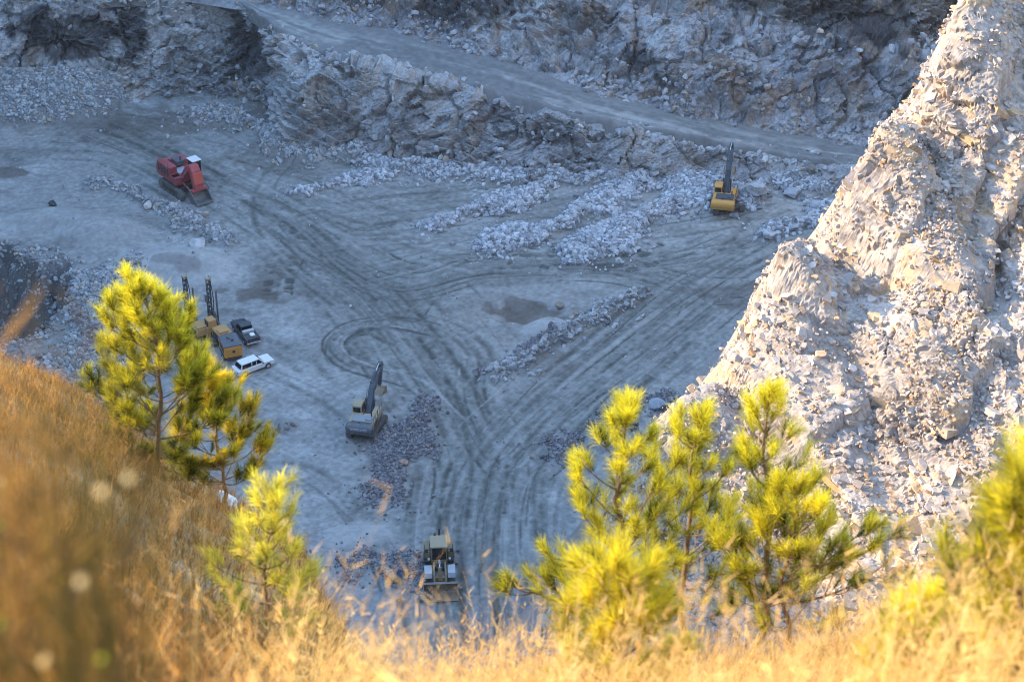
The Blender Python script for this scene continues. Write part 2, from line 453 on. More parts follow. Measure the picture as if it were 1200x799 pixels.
for mm, cc in ((M_rub, (0.30, 0.30, 0.30)), (M_big, (0.24, 0.24, 0.235)), (M_drk, (0.19, 0.18, 0.175)), (M_mid, (0.20, 0.185, 0.18))):
    c = mix(c, cc, np.clip(mm, 0, 1) * 0.85)
floor_col = c
put(grid_obj("quarry_floor", FP, c, M_floor, smooth=True), kind='structure')
def floor_z(x, y):
    i = np.clip(((np.asarray(x) - fx[0]) / RES).round().astype(int), 0, NX - 1); j = np.clip(((np.asarray(y) - fy[0]) / RES).round().astype(int), 0, NY - 1)
    return H[i, j]

# ------------------------------------------------------------------ rock pieces
def ico(sub):
    bm = bmesh.new(); bmesh.ops.create_icosphere(bm, subdivisions=sub, radius=1)
    V = np.array([v.co[:] for v in bm.verts]); F = np.array([[v.index for v in f.verts] for f in bm.faces]); bm.free()
    return V, F
ICO1, ICOF1 = ico(1); ICO2, ICOF2 = ico(2)
def rock_shape(r, V):
    p = np.sign(V) * np.abs(V) ** r.uniform(0.55, 0.9)
    for _ in range(4):                       # broken faces
        n = r.normal(size=3); n /= np.linalg.norm(n); h = r.uniform(0.45, 0.85)
        d = p @ n; p = p - np.outer(np.clip(d - h, 0, None), n)
    p *= 1 + r.normal(0, 0.07, (len(V), 1))
    return p
SH1 = np.stack([rock_shape(rng, ICO1) for _ in range(24)])
SH2 = np.stack([rock_shape(rng, ICO2) for _ in range(16)])
def rot_mats(n, r):
    q = r.normal(size=(n, 4)); q /= np.linalg.norm(q, axis=1, keepdims=True)
    w_, x, y, z = q.T
    return np.stack([np.stack([1 - 2 * (y * y + z * z), 2 * (x * y - z * w_), 2 * (x * z + y * w_)], -1), np.stack([2 * (x * y + z * w_), 1 - 2 * (x * x + z * z), 2 * (y * z - x * w_)], -1),
                     np.stack([2 * (x * z - y * w_), 2 * (y * z + x * w_), 1 - 2 * (x * x + y * y)], -1)], 1)
def rocks(name, pos, size, colA, colB, seed, mat=None, fine=False, label=None, warm=0.0):
    r = np.random.default_rng(seed); n = len(pos)
    SH, F = (SH2, ICOF2) if fine else (SH1, ICOF1)
    sc = size[:, None] * np.stack([r.uniform(.7, 1.3, n), r.uniform(.6, 1.1, n), r.uniform(.4, .85, n)], -1) * 0.5
    V = SH[r.integers(0, len(SH), n)] * sc[:, None, :]
    V = np.einsum('nij,nkj->nki', rot_mats(n, r), V) + pos[:, None, :]
    k = V.shape[1]
    FF = (F[None] + (np.arange(n) * k)[:, None, None]).reshape(-1, 3)
    t = np.clip(r.beta(1.3, 1.3, n), 0, 1)
    c = np.asarray(colA) * (1 - t[:, None]) + np.asarray(colB) * t[:, None]
    wm = (r.uniform(size=n) < warm)[:, None]
    c = np.where(wm, c * np.array((1.12, 0.92, 0.72)), c)
    o = raw_mesh(name, V.reshape(-1, 3), FF, mat or M_rubble, np.repeat(c, k, 0))
    return put(o, label, 'rubble', None, 'stuff')
def scatter_mask(mask, n, seed, lo, hi, power=2.5):
    r = np.random.default_rng(seed)
    p = mask.ravel() ** 1.0; p = p / p.sum()
    idx = r.choice(p.size, n, p=p); i, j = np.unravel_index(idx, mask.shape)
    x = fx[i] + r.uniform(-.1, .1, n); y = fy[j] + r.uniform(-.1, .1, n)
    s = lo + (hi - lo) * r.uniform(size=n) ** power
    return np.stack([x, y, H[i, j] + s * 0.12], -1), s
p, s = scatter_mask(M_rub, 26000, 1, 0.2, 1.0, 3.0)
rocks("blasted_rubble", p, s, (0.20, 0.205, 0.22), (0.62, 0.62, 0.63), 1, label="pale blasted rubble spread in fingers at the foot of the ramp")
p, s = scatter_mask(M_big, 26000, 2, 0.18, 0.85, 3.0)
rocks("rubble_bank", p, s, (0.20, 0.21, 0.22), (0.52, 0.51, 0.50), 2, label="grey rubble in banks, windrows and slopes round the pit floor", warm=0.1)
p, s = scatter_mask(M_drk, 16000, 3, 0.15, 0.75, 2.6)
rocks("dark_rubble", p, s, (0.10, 0.10, 0.105), (0.36, 0.34, 0.33), 3, label="dark broken rubble along the near edges of the pit floor", warm=0.25)
p, s = scatter_mask(M_mid, 7000, 5, 0.12, 0.6, 2.6)
rocks("floor_rubble", p, s, (0.11, 0.11, 0.12), (0.34, 0.32, 0.33), 5, label="small dark and reddish rubble in patches on the pit floor", warm=0.10)
# single stones over the floor
n = 2600
xx = rng.uniform(-70, 60, n); yy = rng.uniform(128, 240, n); ss = 0.12 + 0.4 * rng.uniform(size=n) ** 5
rocks("scattered_stones", np.stack([xx, yy, floor_z(xx, yy) + ss * .1], -1), ss, (0.22, 0.22, 0.22), (0.5, 0.5, 0.5), 4, label="small loose stones scattered thinly over the pit floor")
# ------------------------------------------------------------------ quarry walls behind, and the ramp
def loft(rows, ns, nts):
    """rows: list of control polylines, bottom to top; returns grid (ns, sum(nts)+1, 3)"""
    cur = [catmull(r_, ns) for r_ in rows]
    out = []
    for k, nt_ in enumerate(nts):
        t = np.linspace(0, 1, nt_, endpoint=False)[None, :, None]
        out.append(cur[k][:, None] * (1 - t) + cur[k + 1][:, None] * t)
    out.append(cur[-1][:, None])
    return np.concatenate(out, 1)

def rock_face(P, seed, big=1.5, mid=0.8, small=0.22, facing=(0, -1, .5), strata=0.4, cell=2.9, fade=None):
    N = normals(P)
    if (N * np.asarray(facing)).sum(-1).mean() < 0: N = -N
    a = math.radians(28); Q = P @ np.array(Matrix.Rotation(a, 3, 'Y')).T
    Qs = Q * np.array([1, 1, 1 / strata]) / cell
    Qs = Qs + 0.35 * fbm(P / 3.0, 2, seed + 7)[..., None]
    b1, h1 = blocky(Qs, seed, .7)
    b2, h2 = blocky(Qs * 3.6 + 5, seed + 9, .8)
    lg = fbm(P / 8.5, 4, seed + 20)
    rid = 1 - np.abs(fbm(P / np.array([3.2, 3.2, 9.0]), 3, seed + 33)) * 3
    crk = np.clip(1 - np.abs(fbm(P / np.array([4.5, 4.5, 6.0]) + 3, 3, seed + 41)) / .07, 0, 1)
    D = big * lg * 1.6 - .9 * mid * crk + mid * b1 + small * b2 + 0.45 * mid * rid
    sw = (P @ np.array((.34, .1, .93))) / 1.15 + .55 * fbm(P / 5, 3, seed + 51); fr = sw - np.floor(sw)
    D = D + mid * .95 * (fr - .5) * sstep(-.25, .2, fbm(P / 7, 2, seed + 55))
    if fade is not None: D = D * fade
    return P + N * D[..., None], h1, h2, lg, rid

def wall_color(P, h1, h2, lg, seed, A=(0.235, 0.235, 0.245), B=(0.50, 0.485, 0.47), brown=(0.30, 0.22, 0.15), bamt=0.5):
    n = fbm(P / 5, 5, seed + 60); n2 = fbm(P / np.array([2.0, 2.0, 6.0]), 4, seed + 61)
    n3 = fbm(P / 11, 3, seed + 66)
    t = np.clip(0.5 + 0.6 * n + .7 * n3 + 0.35 * (h1 - .5) + 0.35 * (h2 - .5), 0, 1)
    c = mix(np.zeros(P.shape) + np.array(A), B, t)
    c = mix(c, brown, sstep(0.05, 0.4, n2 + 0.25 * lg + .5 * fbm(P / 7, 3, seed + 67)) * bamt)
    c = mix(c, (0.10, 0.10, 0.105), sstep(0.30, 0.5, fbm(P / 2.5, 4, seed + 63) + .2 * (h2 - .5)) * 0.6)
    return c

def dark_patches(P, c, spots, seed, colr=(0.045, 0.045, 0.05)):  # mixes a darker colour into ragged ellipses round the given points
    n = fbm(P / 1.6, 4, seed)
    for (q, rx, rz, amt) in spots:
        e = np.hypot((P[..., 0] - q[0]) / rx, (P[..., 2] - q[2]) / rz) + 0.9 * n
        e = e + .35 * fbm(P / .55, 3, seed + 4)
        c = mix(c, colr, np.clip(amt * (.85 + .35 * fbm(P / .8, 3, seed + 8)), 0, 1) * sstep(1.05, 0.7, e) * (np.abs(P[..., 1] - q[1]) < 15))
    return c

LB = [(-112, 247, -1), (-85, 246, -1), (-66, 244, -1), (-50, 244, -1), (-39, 244, -1), (-33.5, 241, -1), (-30.5, 233, -1), (-27.5, 228, -1), (-21.6, 225.5, -1), (-10, 223, -1), (0, 221, -1), (10.5, 219, -1), (31, 217.3, -1), (45, 216, -.6), (68, 213, -.5)]
LT = [(-112, 254, 13), (-85, 252, 13), (-66, 249, 12.6), (-50, 249, 12.2), (-40, 250, 12), (-36, 247, 12), (-32, 240.5, 11.9), (-27.5, 236, 11.2), (-21, 232.5, 10.2), (-10, 229.2, 8.9), (0, 226.3, 7.6), (10.5, 223, 6), (31.6, 220.6, 3), (46, 218.8, 1.6), (69, 216, .8)]
LM = [tuple(np.array(b) * .52 + np.array(t) * .48 + np.array((0, -.2, .9 if i < 8 else .2))) for i, (b, t) in enumerate(zip(LB, LT))]
LK = [(t[0], t[1] + 3.0, t[2] + .05) for t in LT]
P = loft([LB, LM, LT, LK], 900, [34, 34, 12])
fade = np.ones(P.shape[:2]); fade[:, -13:] = np.linspace(1, 0.04, 13)[None]
scl = sstep(0.5, 7, np.repeat(catmull(LT, 900)[:, 2][:, None], P.shape[1], 1)) * .75 + .25
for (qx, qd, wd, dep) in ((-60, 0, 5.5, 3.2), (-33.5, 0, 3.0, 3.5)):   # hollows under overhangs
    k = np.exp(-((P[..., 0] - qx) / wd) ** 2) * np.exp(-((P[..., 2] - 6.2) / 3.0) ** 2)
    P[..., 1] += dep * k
PL, h1, h2, lg, rid = rock_face(P, 400, 1.6, 1.15, 0.22, fade=fade * scl)
c = wall_color(PL, h1, h2, lg, 400)
c = mix(c, (0.36, 0.345, 0.34), np.repeat(sstep(-30, -10, catmull(LT, 900)[:, 0])[:, None], P.shape[1], 1) * .35)
c = dark_patches(PL, c, [((-59, 247, 7.4), 8.0, 3.6, .95), ((-64, 247, 9.5), 3.0, 3.0, .9), ((-51, 247, 8), 2.4, 5.0, .9), ((-35, 243, 6.5), 3.4, 4.6, .95), ((-3, 224, 6), 3, 1.5, .6), ((5, 222, 4.5), 3, 1.2, .5), ((-14, 228, 6), 4, 1.3, .5)], 77)
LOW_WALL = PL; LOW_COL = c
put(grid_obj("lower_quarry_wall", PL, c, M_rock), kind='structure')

BB = [(-112, 264, 13), (-70, 257, 12.7), (-46, 250.3, 12.3), (-33, 246.4, 12.0), (-24, 244.0, 11.0), (-13.5, 241.8, 9.6), (0, 236.5, 7.7), (10.8, 231, 6.1), (32, 226.8, 3), (47, 224.9, 1.5), (66, 222, .7), (88, 219, .5)]
def up(rows, dy, dz, f=None):
    return [(x + 0.12 * dy * (x < 0) * 0, y + dy * (1 if f is None else f[i]), z + dz * (1 if f is None else f[i])) for i, (x, y, z) in enumerate(rows)]
B0 = up(BB, -0.3, -0.8)
B1 = up(BB, 4.5, 3.2); B2 = up(BB, 9.5, 9.2); B3 = up(BB, 13, 10.0); B4 = up(BB, 17.5, 21); B5 = up(BB, 34, 40)
P = loft([B0, B1, B2, B3, B4, B5], 900, [24, 36, 14, 44, 12])
PU, h1, h2, lg, rid = rock_face(P, 500, 2.2, 1.2, 0.22, fade=np.concatenate([np.linspace(.15, 1, 20), np.ones(P.shape[1] - 20)])[None])
c = wall_color(PU, h1, h2, lg, 500, (0.225, 0.225, 0.24), (0.43, 0.42, 0.415), (0.31, 0.22, 0.15), .6)
rel = PU[..., 2] - np.repeat(catmull(BB, 900)[:, 2][:, None], P.shape[1], 1)
c = mix(c, (0.15, 0.115, 0.085), sstep(10.5, 12, rel) * sstep(20, 45, PU[..., 0]) * .65)
c = mix(c, (0.10, 0.10, 0.11), sstep(10.5, 12, rel) * sstep(30, 0, PU[..., 0]) * .35)
c = dark_patches(PU, c, [((-9, 244, 12), 5.0, 2.2, .93), ((-4, 244, 14), 6, 2.0, .8), ((-20, 248, 14.5), 5, 2, .8), ((10, 238, 13), 5, 1.6, .6), ((16.5, 233, 9.5), 2.4, 1.5, .8), ((20, 232, 7.5), 1.8, .9, .8), ((42, 238, 14), 8, 3, .85), ((30, 236, 15), 2.2, 2, .7), ((48, 238, 13.5), 5, 2, .7)], 78)
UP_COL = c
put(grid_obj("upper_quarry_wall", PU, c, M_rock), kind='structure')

# ramp road
f_ = catmull(LK, 500); b_ = catmull([(x, y + 1.5, z) for x, y, z in BB], 500)
f_[:, 1] -= 2.6
xs = np.linspace(-100, 66, 700)
def at_x(c, x): return np.interp(x, c[:, 0], c[:, 1]), np.interp(x, c[:, 0], c[:, 2])
o_ = np.argsort(f_[:, 0]); fy_, fz_ = at_x(f_[o_], xs); o_ = np.argsort(b_[:, 0]); by_, bz_ = at_x(b_[o_], xs)
t = np.linspace(0, 1, 50)[None]
P = np.stack([np.repeat(xs[:, None], 50, 1), fy_[:, None] * (1 - t) + by_[:, None] * t, fz_[:, None] * (1 - t) + bz_[:, None] * t + .12], -1)
P[..., 2] += .16 * fbm(P / 2.5, 3, 91) + .5 * np.exp(-((t - .10) / .05) ** 2) * (0.6 + vnoise(P / 1.5, 5)) - 1.6 * sstep(.07, 0, t) + .25 * sstep(.12, .02, t) * vnoise(P / .8, 6)
q = fbm(np.stack([P[..., 0] / 14, t + 0 * P[..., 0], 0 * P[..., 0]], -1) * np.array([1, 9, 1]), 4, 95)
c = mix(np.zeros(P.shape) + np.array((0.19, 0.19, 0.185)), (0.34, 0.335, 0.315), sstep(-.1, .4, q + .5 * fbm(P / 2.5, 4, 96)) * np.clip(1 - np.abs(t - .45) * 2, 0, 1))
c = c * (1 + .22 * vnoise(P / .6, 97))[..., None]
c = mix(c, (0.22, 0.215, 0.21), np.maximum(sstep(.70, .95, t), sstep(.3, .05, t + .15 * fbm(P / 3, 3, 98))) * np.ones(P.shape[:2]) * .6)
put(grid_obj("haul_ramp", P, c, M_floor, smooth=True), kind='structure')
def rub_on(P, mask, n, seed, lo, hi, lift=.15, power=2.5):
    r = np.random.default_rng(seed); p = np.clip(mask, 0, None).ravel(); p = p / p.sum()
    idx = r.choice(p.size, n, p=p); pos = P.reshape(-1, 3)[idx] + r.uniform(-.2, .2, (n, 3))
    s = lo + (hi - lo) * r.uniform(size=n) ** power
    pos[:, 2] += lift * s
    return pos, s
# loose rock lying on the ledges and the lower slopes
tt = np.linspace(0, 1, PU.shape[1])[None] * np.ones(PU.shape[:2])
msk = (sstep(.3, 0, tt) * 1.6 + np.exp(-((tt - .53) / .06) ** 2) + .12) * sstep(-.45, .15, fbm(PU / 6, 3, 72)) * (tt < .75) * (PU[..., 0] > -30) * (UP_COL.mean(-1) > .13)
p, s = rub_on(PU, msk, 5000, 11, .2, 1.3, .1, 3.5)
rocks("upper_wall_scree", p, s, (0.20, 0.20, 0.22), (0.46, 0.45, 0.45), 11, label="loose scree on the slope above the ramp road", warm=.15)
tt = np.linspace(0, 1, PL.shape[1])[None] * np.ones(PL.shape[:2])
msk = (sstep(.45, 0, tt) + .5 * sstep(.7, .85, tt) + .15) * sstep(-.4, .2, fbm(PL / 6, 3, 73)) * (LOW_COL.mean(-1) > .13)
p, s = rub_on(PL, msk, 3800, 12, .2, 1.2, .1, 3.5)
rocks("lower_wall_scree", p, s, (0.24, 0.24, 0.25), (0.55, 0.54, 0.53), 12, label="loose scree on the bank below the ramp road", warm=.12)

# ------------------------------------------------------------------ sunlit spur on the right
ga = np.concatenate([np.linspace(-48, -17, 60, endpoint=False), np.arange(-17, 33, .09), np.linspace(33, 90, 90)])
gb = np.concatenate([np.linspace(-40, -5, 60, endpoint=False), np.arange(-5, 30, .09), np.linspace(30, 75, 60)])
A_, B_ = np.meshgrid(ga, gb, indexing='ij')
SX = 10.9 + .714 * A_ + .7 * B_; SY = 98 + .7 * A_ - .714 * B_
def spur_z(x, y, a, b):
    lowb = np.maximum(b, 0)
    xc = x - b + lowb * 0 + b          # plan position
    bx = 10.9 + .714 * a + .7 * lowb; by = 98 + .7 * a - .714 * lowb
    z = 43.8 + .7 * (by - 83.5) - .45 * np.maximum(24 - bx, 0) - .25 * np.maximum(6 - bx, 0)
    return z - 1.7 * np.maximum(-b, 0)
SZ = spur_z(SX, SY, A_, B_)
P = np.stack([SX, SY, SZ], -1)
sk = np.stack([(A_ * .80 + B_ * .55) / 5.0, (A_ * -.5 + B_ * .8) / 18.0, 0 * A_], -1)
g1 = fbm(sk, 3, 201); g2 = 1 - 2.2 * np.abs(fbm(sk * np.array([1.7, 1.4, 1]) + 4, 3, 205))
edge = sstep(-3, 1.0, B_)
P[..., 2] += (1.25 * g1 + .55 * g2) * (0.45 + .55 * edge)
P[..., 2] -= (2.2 * sstep(0, 9, A_) + 2.0 * np.exp(-((A_ - 17.5) / 5.5) ** 2)) * sstep(24, 2, B_)
P[..., 2] += 2.0 * vnoise(np.stack([A_ / 3.1, B_ / 7, 0 * A_], -1), 207) * sstep(6, 0, np.abs(B_))
ta = A_ / 6.6 + .4 * vnoise(np.stack([A_ / 9, B_ / 5, 0 * A_], -1), 209); ft = ta - np.floor(ta)
P[..., 2] += 2.6 * (sstep(0, .22, ft) - ft) * sstep(13, 0, np.abs(B_)) * sstep(-6, 0, A_)
for a0_, w0_, h0_ in ((3, 2.0, -1.5), (8, 2.4, 1.1), (13.5, 1.9, -1.3), (17, 1.6, 1.2), (21, 1.6, -1.6), (24.5, 2, 1.0)):
    P[..., 2] += h0_ * np.exp(-((A_ + .35 * B_ - a0_) / w0_) ** 2) * sstep(13, 0, np.abs(B_))
# ledges: where the rock broke away along a bedding plane
for (pa, pb, ang, hgt, ln, seed) in ((17.5, 8.2, -22, 1.9, 6.5, 1), (2, 7.5, 18, .9, 4.5, 2), (9.5, 12.5, -10, 1.1, 4, 3), (12, 3.5, 10, .9, 5, 4), (4, 17, -15, 1.3, 5, 5), (22, 4, -25, 1.2, 5, 6), (-3, 3.0, 20, .8, 4, 7)):
    ca, sa = math.cos(math.radians(ang)), math.sin(math.radians(ang))
    u = (A_ - pa) * ca + (B_ - pb) * sa; v = -(A_ - pa) * sa + (B_ - pb) * ca
    v = v + .5 * vnoise(np.stack([u / 1.3, u * 0, u * 0 + seed], -1), 31)
    P[..., 2] -= hgt * sstep(-.05, .25, v) * np.exp(-np.clip(v, 0, None) / 2.6) * sstep(1, .7, np.abs(u) / ln)
N = normals(P); N = N * np.sign(N[..., 2:3])
Q = P @ np.array(Matrix.Rotation(math.radians(-24), 3, 'Y')).T
Q = Q * np.array([1, 1, 2.0]) + .3 * fbm(P / 2.0, 2, 222)[..., None]
b1, h1 = blocky(Q / 2.4, 231, .7); b2, h2 = blocky(Q / .8 + 3, 241, .65); b3, h3 = blocky(Q / .32 + 9, 251, .6)
zone = sstep(-.25, .25, fbm(P / 4.5, 3, 261))
zone2 = sstep(-.3, .2, fbm(P / 2.2, 3, 263))
D = .6 * b1 * zone + .22 * b2 * (.4 + .6 * zone) * (.35 + .65 * zone2) + .06 * b3 * (.45 + .55 * zone2) + .45 * fbm(P / 4, 3, 271)
bed = .62 * (A_ - B_) + .15 * (A_ + B_) + .35 * fbm(np.stack([A_ / 4, B_ / 4, 0 * A_], -1), 2, 399)
def saw(per, seed, soft):
    s_ = bed / per + soft * fbm(np.stack([A_ / 7, B_ / 7, 0 * A_], -1), 3, seed); f_ = s_ - np.floor(s_)
    return f_ - .5, _hash(np.floor(s_).astype(np.int64), np.floor(s_).astype(np.int64) * 0, np.floor(s_).astype(np.int64) * 0, seed)
sA, hA = saw(1.5, 401, .5); sB, hB = saw(.48, 405, .35)
lz = sstep(-.15, .2, fbm(P / np.array([5.5, 5.5, 4]), 3, 411)); lz2 = sstep(-.2, .15, fbm(P / 2.6, 3, 415))
fd = .12 + .88 * sstep(-1.5, 1.0, B_)
D = D * fd
D = D + fd * (.35 + .7 * hA) * sA * lz * lz2 + fd * .12 * sB * sstep(-.3, .1, fbm(P / 3.3, 2, 417))
crk = np.clip(1 - np.abs(fbm(P / np.array([2.6, 2.6, 2.0]) + 8, 3, 421)) / .05, 0, 1)
D = D - .4 * crk * zone * fd
PS = P + N * D[..., None]
n = fbm(P / 4.5, 5, 281); n2 = fbm(P / 1.5, 4, 285)
t = np.clip(.55 + .55 * n + .35 * (h2 - .5) + .4 * (h3 - .5), 0, 1)
c = mix(np.zeros(P.shape) + np.array((0.245, 0.205, 0.18)), (0.54, 0.46, 0.395), t)
c = mix(c, (0.50, 0.31, 0.13), sstep(.12, .5, n2 + .5 * (h2 - .5) + .2 * n) * .55)
c = mix(c, (0.22, 0.20, 0.20), sstep(.28, .5, fbm(P / 2.6, 4, 291) + .25 * (h3 - .5)) * .6)
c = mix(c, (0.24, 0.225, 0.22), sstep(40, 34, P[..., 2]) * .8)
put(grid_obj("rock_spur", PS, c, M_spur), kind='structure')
vis = ((A_ > -14) & (A_ < 33) & (B_ > -7) & (B_ < 29)) * np.ones_like(A_)
# broken slabs and chips that stick out of the face along its bedding
def slabs(name, pos, size, seed, colA, colB, label, jit=13, thick=(.2, .5), warm=.22):
    r = np.random.default_rng(seed); n = len(pos)
    k = 6; a = (np.arange(k)[None] + r.uniform(-.38, .38, (n, k))) * 2 * math.pi / k
    rad = r.uniform(.62, 1.1, (n, k)); asp = r.uniform(.5, 1.0, n)[:, None]
    x, y = np.cos(a) * rad, np.sin(a) * rad * asp
    th = r.uniform(*thick, n)[:, None]; tl = r.normal(0, .16, (n, 2))
    top = np.stack([x * .92, y * .92, th * .5 + x * tl[:, :1] + y * tl[:, 1:]], -1)
    bot = np.stack([x + r.normal(0, .06, (n, k)), y + r.normal(0, .06, (n, k)), -th * .5 + 0 * x], -1)
    V = np.concatenate([top, bot], 1) * (size * .5)[:, None, None]
    yaw = r.uniform(0, 6.283, n); cz, sz = np.cos(yaw), np.sin(yaw); O, I1 = 0 * yaw, 0 * yaw + 1
    Rz = np.stack([np.stack([cz, -sz, O], -1), np.stack([sz, cz, O], -1), np.stack([O, O, I1], -1)], 1)
    tx = np.radians(14 + r.normal(0, jit, n)); ty = np.radians(12 + r.normal(0, jit, n))
    Rx = np.stack([np.stack([I1, O, O], -1), np.stack([O, np.cos(tx), -np.sin(tx)], -1), np.stack([O, np.sin(tx), np.cos(tx)], -1)], 1)
    Ry = np.stack([np.stack([np.cos(ty), O, np.sin(ty)], -1), np.stack([O, I1, O], -1), np.stack([-np.sin(ty), O, np.cos(ty)], -1)], 1)
    V = np.einsum('nij,njk,nkl,nvl->nvi', Ry, Rx, Rz, V) + pos[:, None]
    F = [(0, j, j + 1) for j in range(1, k - 1)] + [(k, k + j + 1, k + j) for j in range(1, k - 1)]
    for j in range(k): q = (j + 1) % k; F += [(j, k + j, k + q), (j, k + q, q)]
    F = (np.array(F)[None] + (np.arange(n) * 2 * k)[:, None, None]).reshape(-1, 3)
    t = r.beta(1.4, 1.2, n)[:, None]; c = np.asarray(colA) * (1 - t) + np.asarray(colB) * t
    c = np.where((r.uniform(size=n) < warm)[:, None], c * np.array((1.1, .86, .6)), c)
    return put(raw_mesh(name, V.reshape(-1, 3), F, M_spur, np.repeat(c, 2 * k, 0)), label, 'rubble', None, 'stuff')
sA_, sB_ = (0.255, 0.215, 0.19), (0.57, 0.485, 0.42)
zn = fbm(P / np.array([5, 5, 3.0]), 3, 511)
p1, s1 = rub_on(PS, vis * (sstep(.0, .35, zn) + .2), 5200, 31, .3, 1.0, -.02, 2.0)
p2, s2 = rub_on(PS, vis * (sstep(.1, .4, zn) + .05), 170, 32, 1.0, 2.0, -.12, 1.6)
D3 = PS[..., 1] * CP + (CAM_Z - PS[..., 2]) * SP
QX = 600 + FPX * PS[..., 0] / D3; QY = 399.5 + FPX * ((CAM_Z - PS[..., 2]) * CP - PS[..., 1] * SP) / D3
ok_ = (vis > 0) & (B_ > 0)
p3, s3 = [], []
for (u0, v0, u1, v1, nn_) in ((1108, 322, 1205, 392, 9), (1060, 268, 1105, 300, 5), (1040, 470, 1110, 500, 5), (880, 400, 960, 420, 5), (1090, 130, 1150, 165, 5), (980, 560, 1050, 590, 4)):
    for q in np.linspace(0, 1, nn_):
        e_ = np.where(ok_, np.hypot(QX - (u0 + (u1 - u0) * q), QY - (v0 + (v1 - v0) * q)), 1e9)
        p3.append(PS.reshape(-1, 3)[e_.argmin()]); s3.append(rng.uniform(.9, 1.9)); p3[-1] = p3[-1] + np.array((0, .12, -.18)) * s3[-1]
slabs("spur_ledge_blocks", np.array(p3), np.array(s3), 36, (0.36, 0.27, 0.18), (0.55, 0.45, 0.34), "large ochre blocks standing in rows along the ledges of the sunlit spur", 10, (.25, .5))
slabs("spur_slabs", np.concatenate([p1, p2]), np.concatenate([s1, s2]), 33, sA_, sB_, "broken slabs and ledges jutting from the face of the sunlit rock spur")
p1, s1 = rub_on(PS, vis * (sstep(.15, -.3, zn + .6 * fbm(P / 1.8, 3, 517)) + .10), 40000, 34, .08, .42, .04, 2.0)
slabs("spur_scree", p1, s1, 35, sA_, sB_, "pale loose chips and scree lying all over the sunlit rock spur", 38, (.4, .9))
# ------------------------------------------------------------------ near hillside
HPX = np.array([-900, -300, 0, 100, 190, 290, 340, 380, 420, 600, 800, 950, 1060, 1120, 1200, 1500, 2200.])
HK = np.array([.48, .50, .565, .60, .65, .685, .71, .74, .775, .785, .775, .765, .745, .72, .68, .62, .55])
HYE = np.array([26, 26, 26, 26, 25.5, 24, 22, 19, 14.5, 13, 17, 17, 17, 17, 18, 20, 22.])
def hill_z(x, y, rough=True):
    x = np.asarray(x, float); y = np.asarray(y, float)
    yy = np.maximum(y, 3.0)
    # photo column of this bearing, by the lens model at the hill's own steepness
    px = 600 + x / (yy * 1.21) * FPX
    k = np.interp(px, HPX, HK); ye = np.interp(px, HPX, HYE)
    z = 112.35 - k * np.clip(y, -2, None) * np.where(y < 0, .3, 1)
    z = z - .55 * np.sin(math.pi * np.clip((y - 1.5) / 17, 0, 1)) * np.interp(px, [-400, 450, 700], [1, 1, .2])
    P_ = np.stack([x, y, 0 * x], -1)
    ye = ye + 1.4 * vnoise(P_ / 2.4, 601)
    over = np.clip(y - ye, 0, None)
    z = z - 1.9 * over - .25 * over * (1 - np.exp(-over * 2))
    if rough:
        z = z + .22 * fbm(P_ / 2.6, 4, 611) * np.clip(y / 4, .15, 1) + .25 * fbm(P_ / .7, 3, 613) * sstep(0, 1.2, over)
    return z
ha = np.concatenate([np.linspace(-45, -16, 70, endpoint=False), np.arange(-16, 14, .1), np.linspace(14, 40, 60)])
hb = np.concatenate([np.linspace(-14, 1, 40, endpoint=False), np.arange(1, 31, .1), np.linspace(31, 48, 40)])
X, Y = np.meshgrid(ha, hb, indexing='ij')
Z = hill_z(X, Y)
Z[0] -= 25; Z[-1] -= 25; Z[:, 0] -= 10
P = np.stack([X, Y, Z], -1)
slope = np.abs(np.gradient(Z, axis=1) / np.gradient(Y, axis=1))
n = fbm(P / 1.6, 4, 621); n2 = fbm(P / .5, 3, 625)
c = mix(np.zeros(P.shape) + np.array((0.24, 0.145, 0.07)), (0.42, 0.28, 0.13), np.clip(.5 + n + .5 * n2, 0, 1))
c = mix(c, (0.33, 0.16, 0.065), sstep(1.1, 2.0, slope) * .85)
c = mix(c, (0.50, 0.44, 0.38), sstep(.25, .5, fbm(P / .9, 3, 631)) * .6)
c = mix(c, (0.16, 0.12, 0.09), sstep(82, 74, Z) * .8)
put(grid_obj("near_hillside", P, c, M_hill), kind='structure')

# ------------------------------------------------------------------ grass
def ribbons(base, h, lean, az, wid, nseg, colA, colB, r, curl=1.0):
    """curved tapering blades; returns V, F, C"""
    n = len(base); t = np.linspace(0, 1, nseg + 1)
    hor = lean[:, None] * h[:, None] * (t[None] ** (1.6 * curl))
    ver = h[:, None] * (t[None] - .28 * lean[:, None] * t[None] ** 2)
    cx, sx = np.cos(az)[:, None], np.sin(az)[:, None]
    mid = np.stack([base[:, 0:1] + hor * cx, base[:, 1:2] + hor * sx, base[:, 2:3] + ver], -1)
    fa = r.uniform(0, 2 * math.pi, n); side = np.stack([np.cos(fa), np.sin(fa), 0 * fa], -1)
    wt = wid[:, None] * np.clip(1 - t[None] ** 1.5, .12, 1) * .5
    L_ = mid - side[:, None] * wt[..., None]; R_ = mid + side[:, None] * wt[..., None]
    V = np.stack([L_, R_], 2).reshape(-1, 3)
    k = 2 * (nseg + 1); i = np.arange(nseg) * 2
    f = np.stack([i, i + 1, i + 3, i + 2], -1)
    F = (f[None] + (np.arange(n) * k)[:, None, None]).reshape(-1, 4)
    m = r.beta(1.2, 1.2, n)[:, None]
    c = np.asarray(colA) * (1 - m) + np.asarray(colB) * m
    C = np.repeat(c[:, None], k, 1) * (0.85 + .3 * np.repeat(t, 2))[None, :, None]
    return V, F, C.reshape(-1, 3), mid
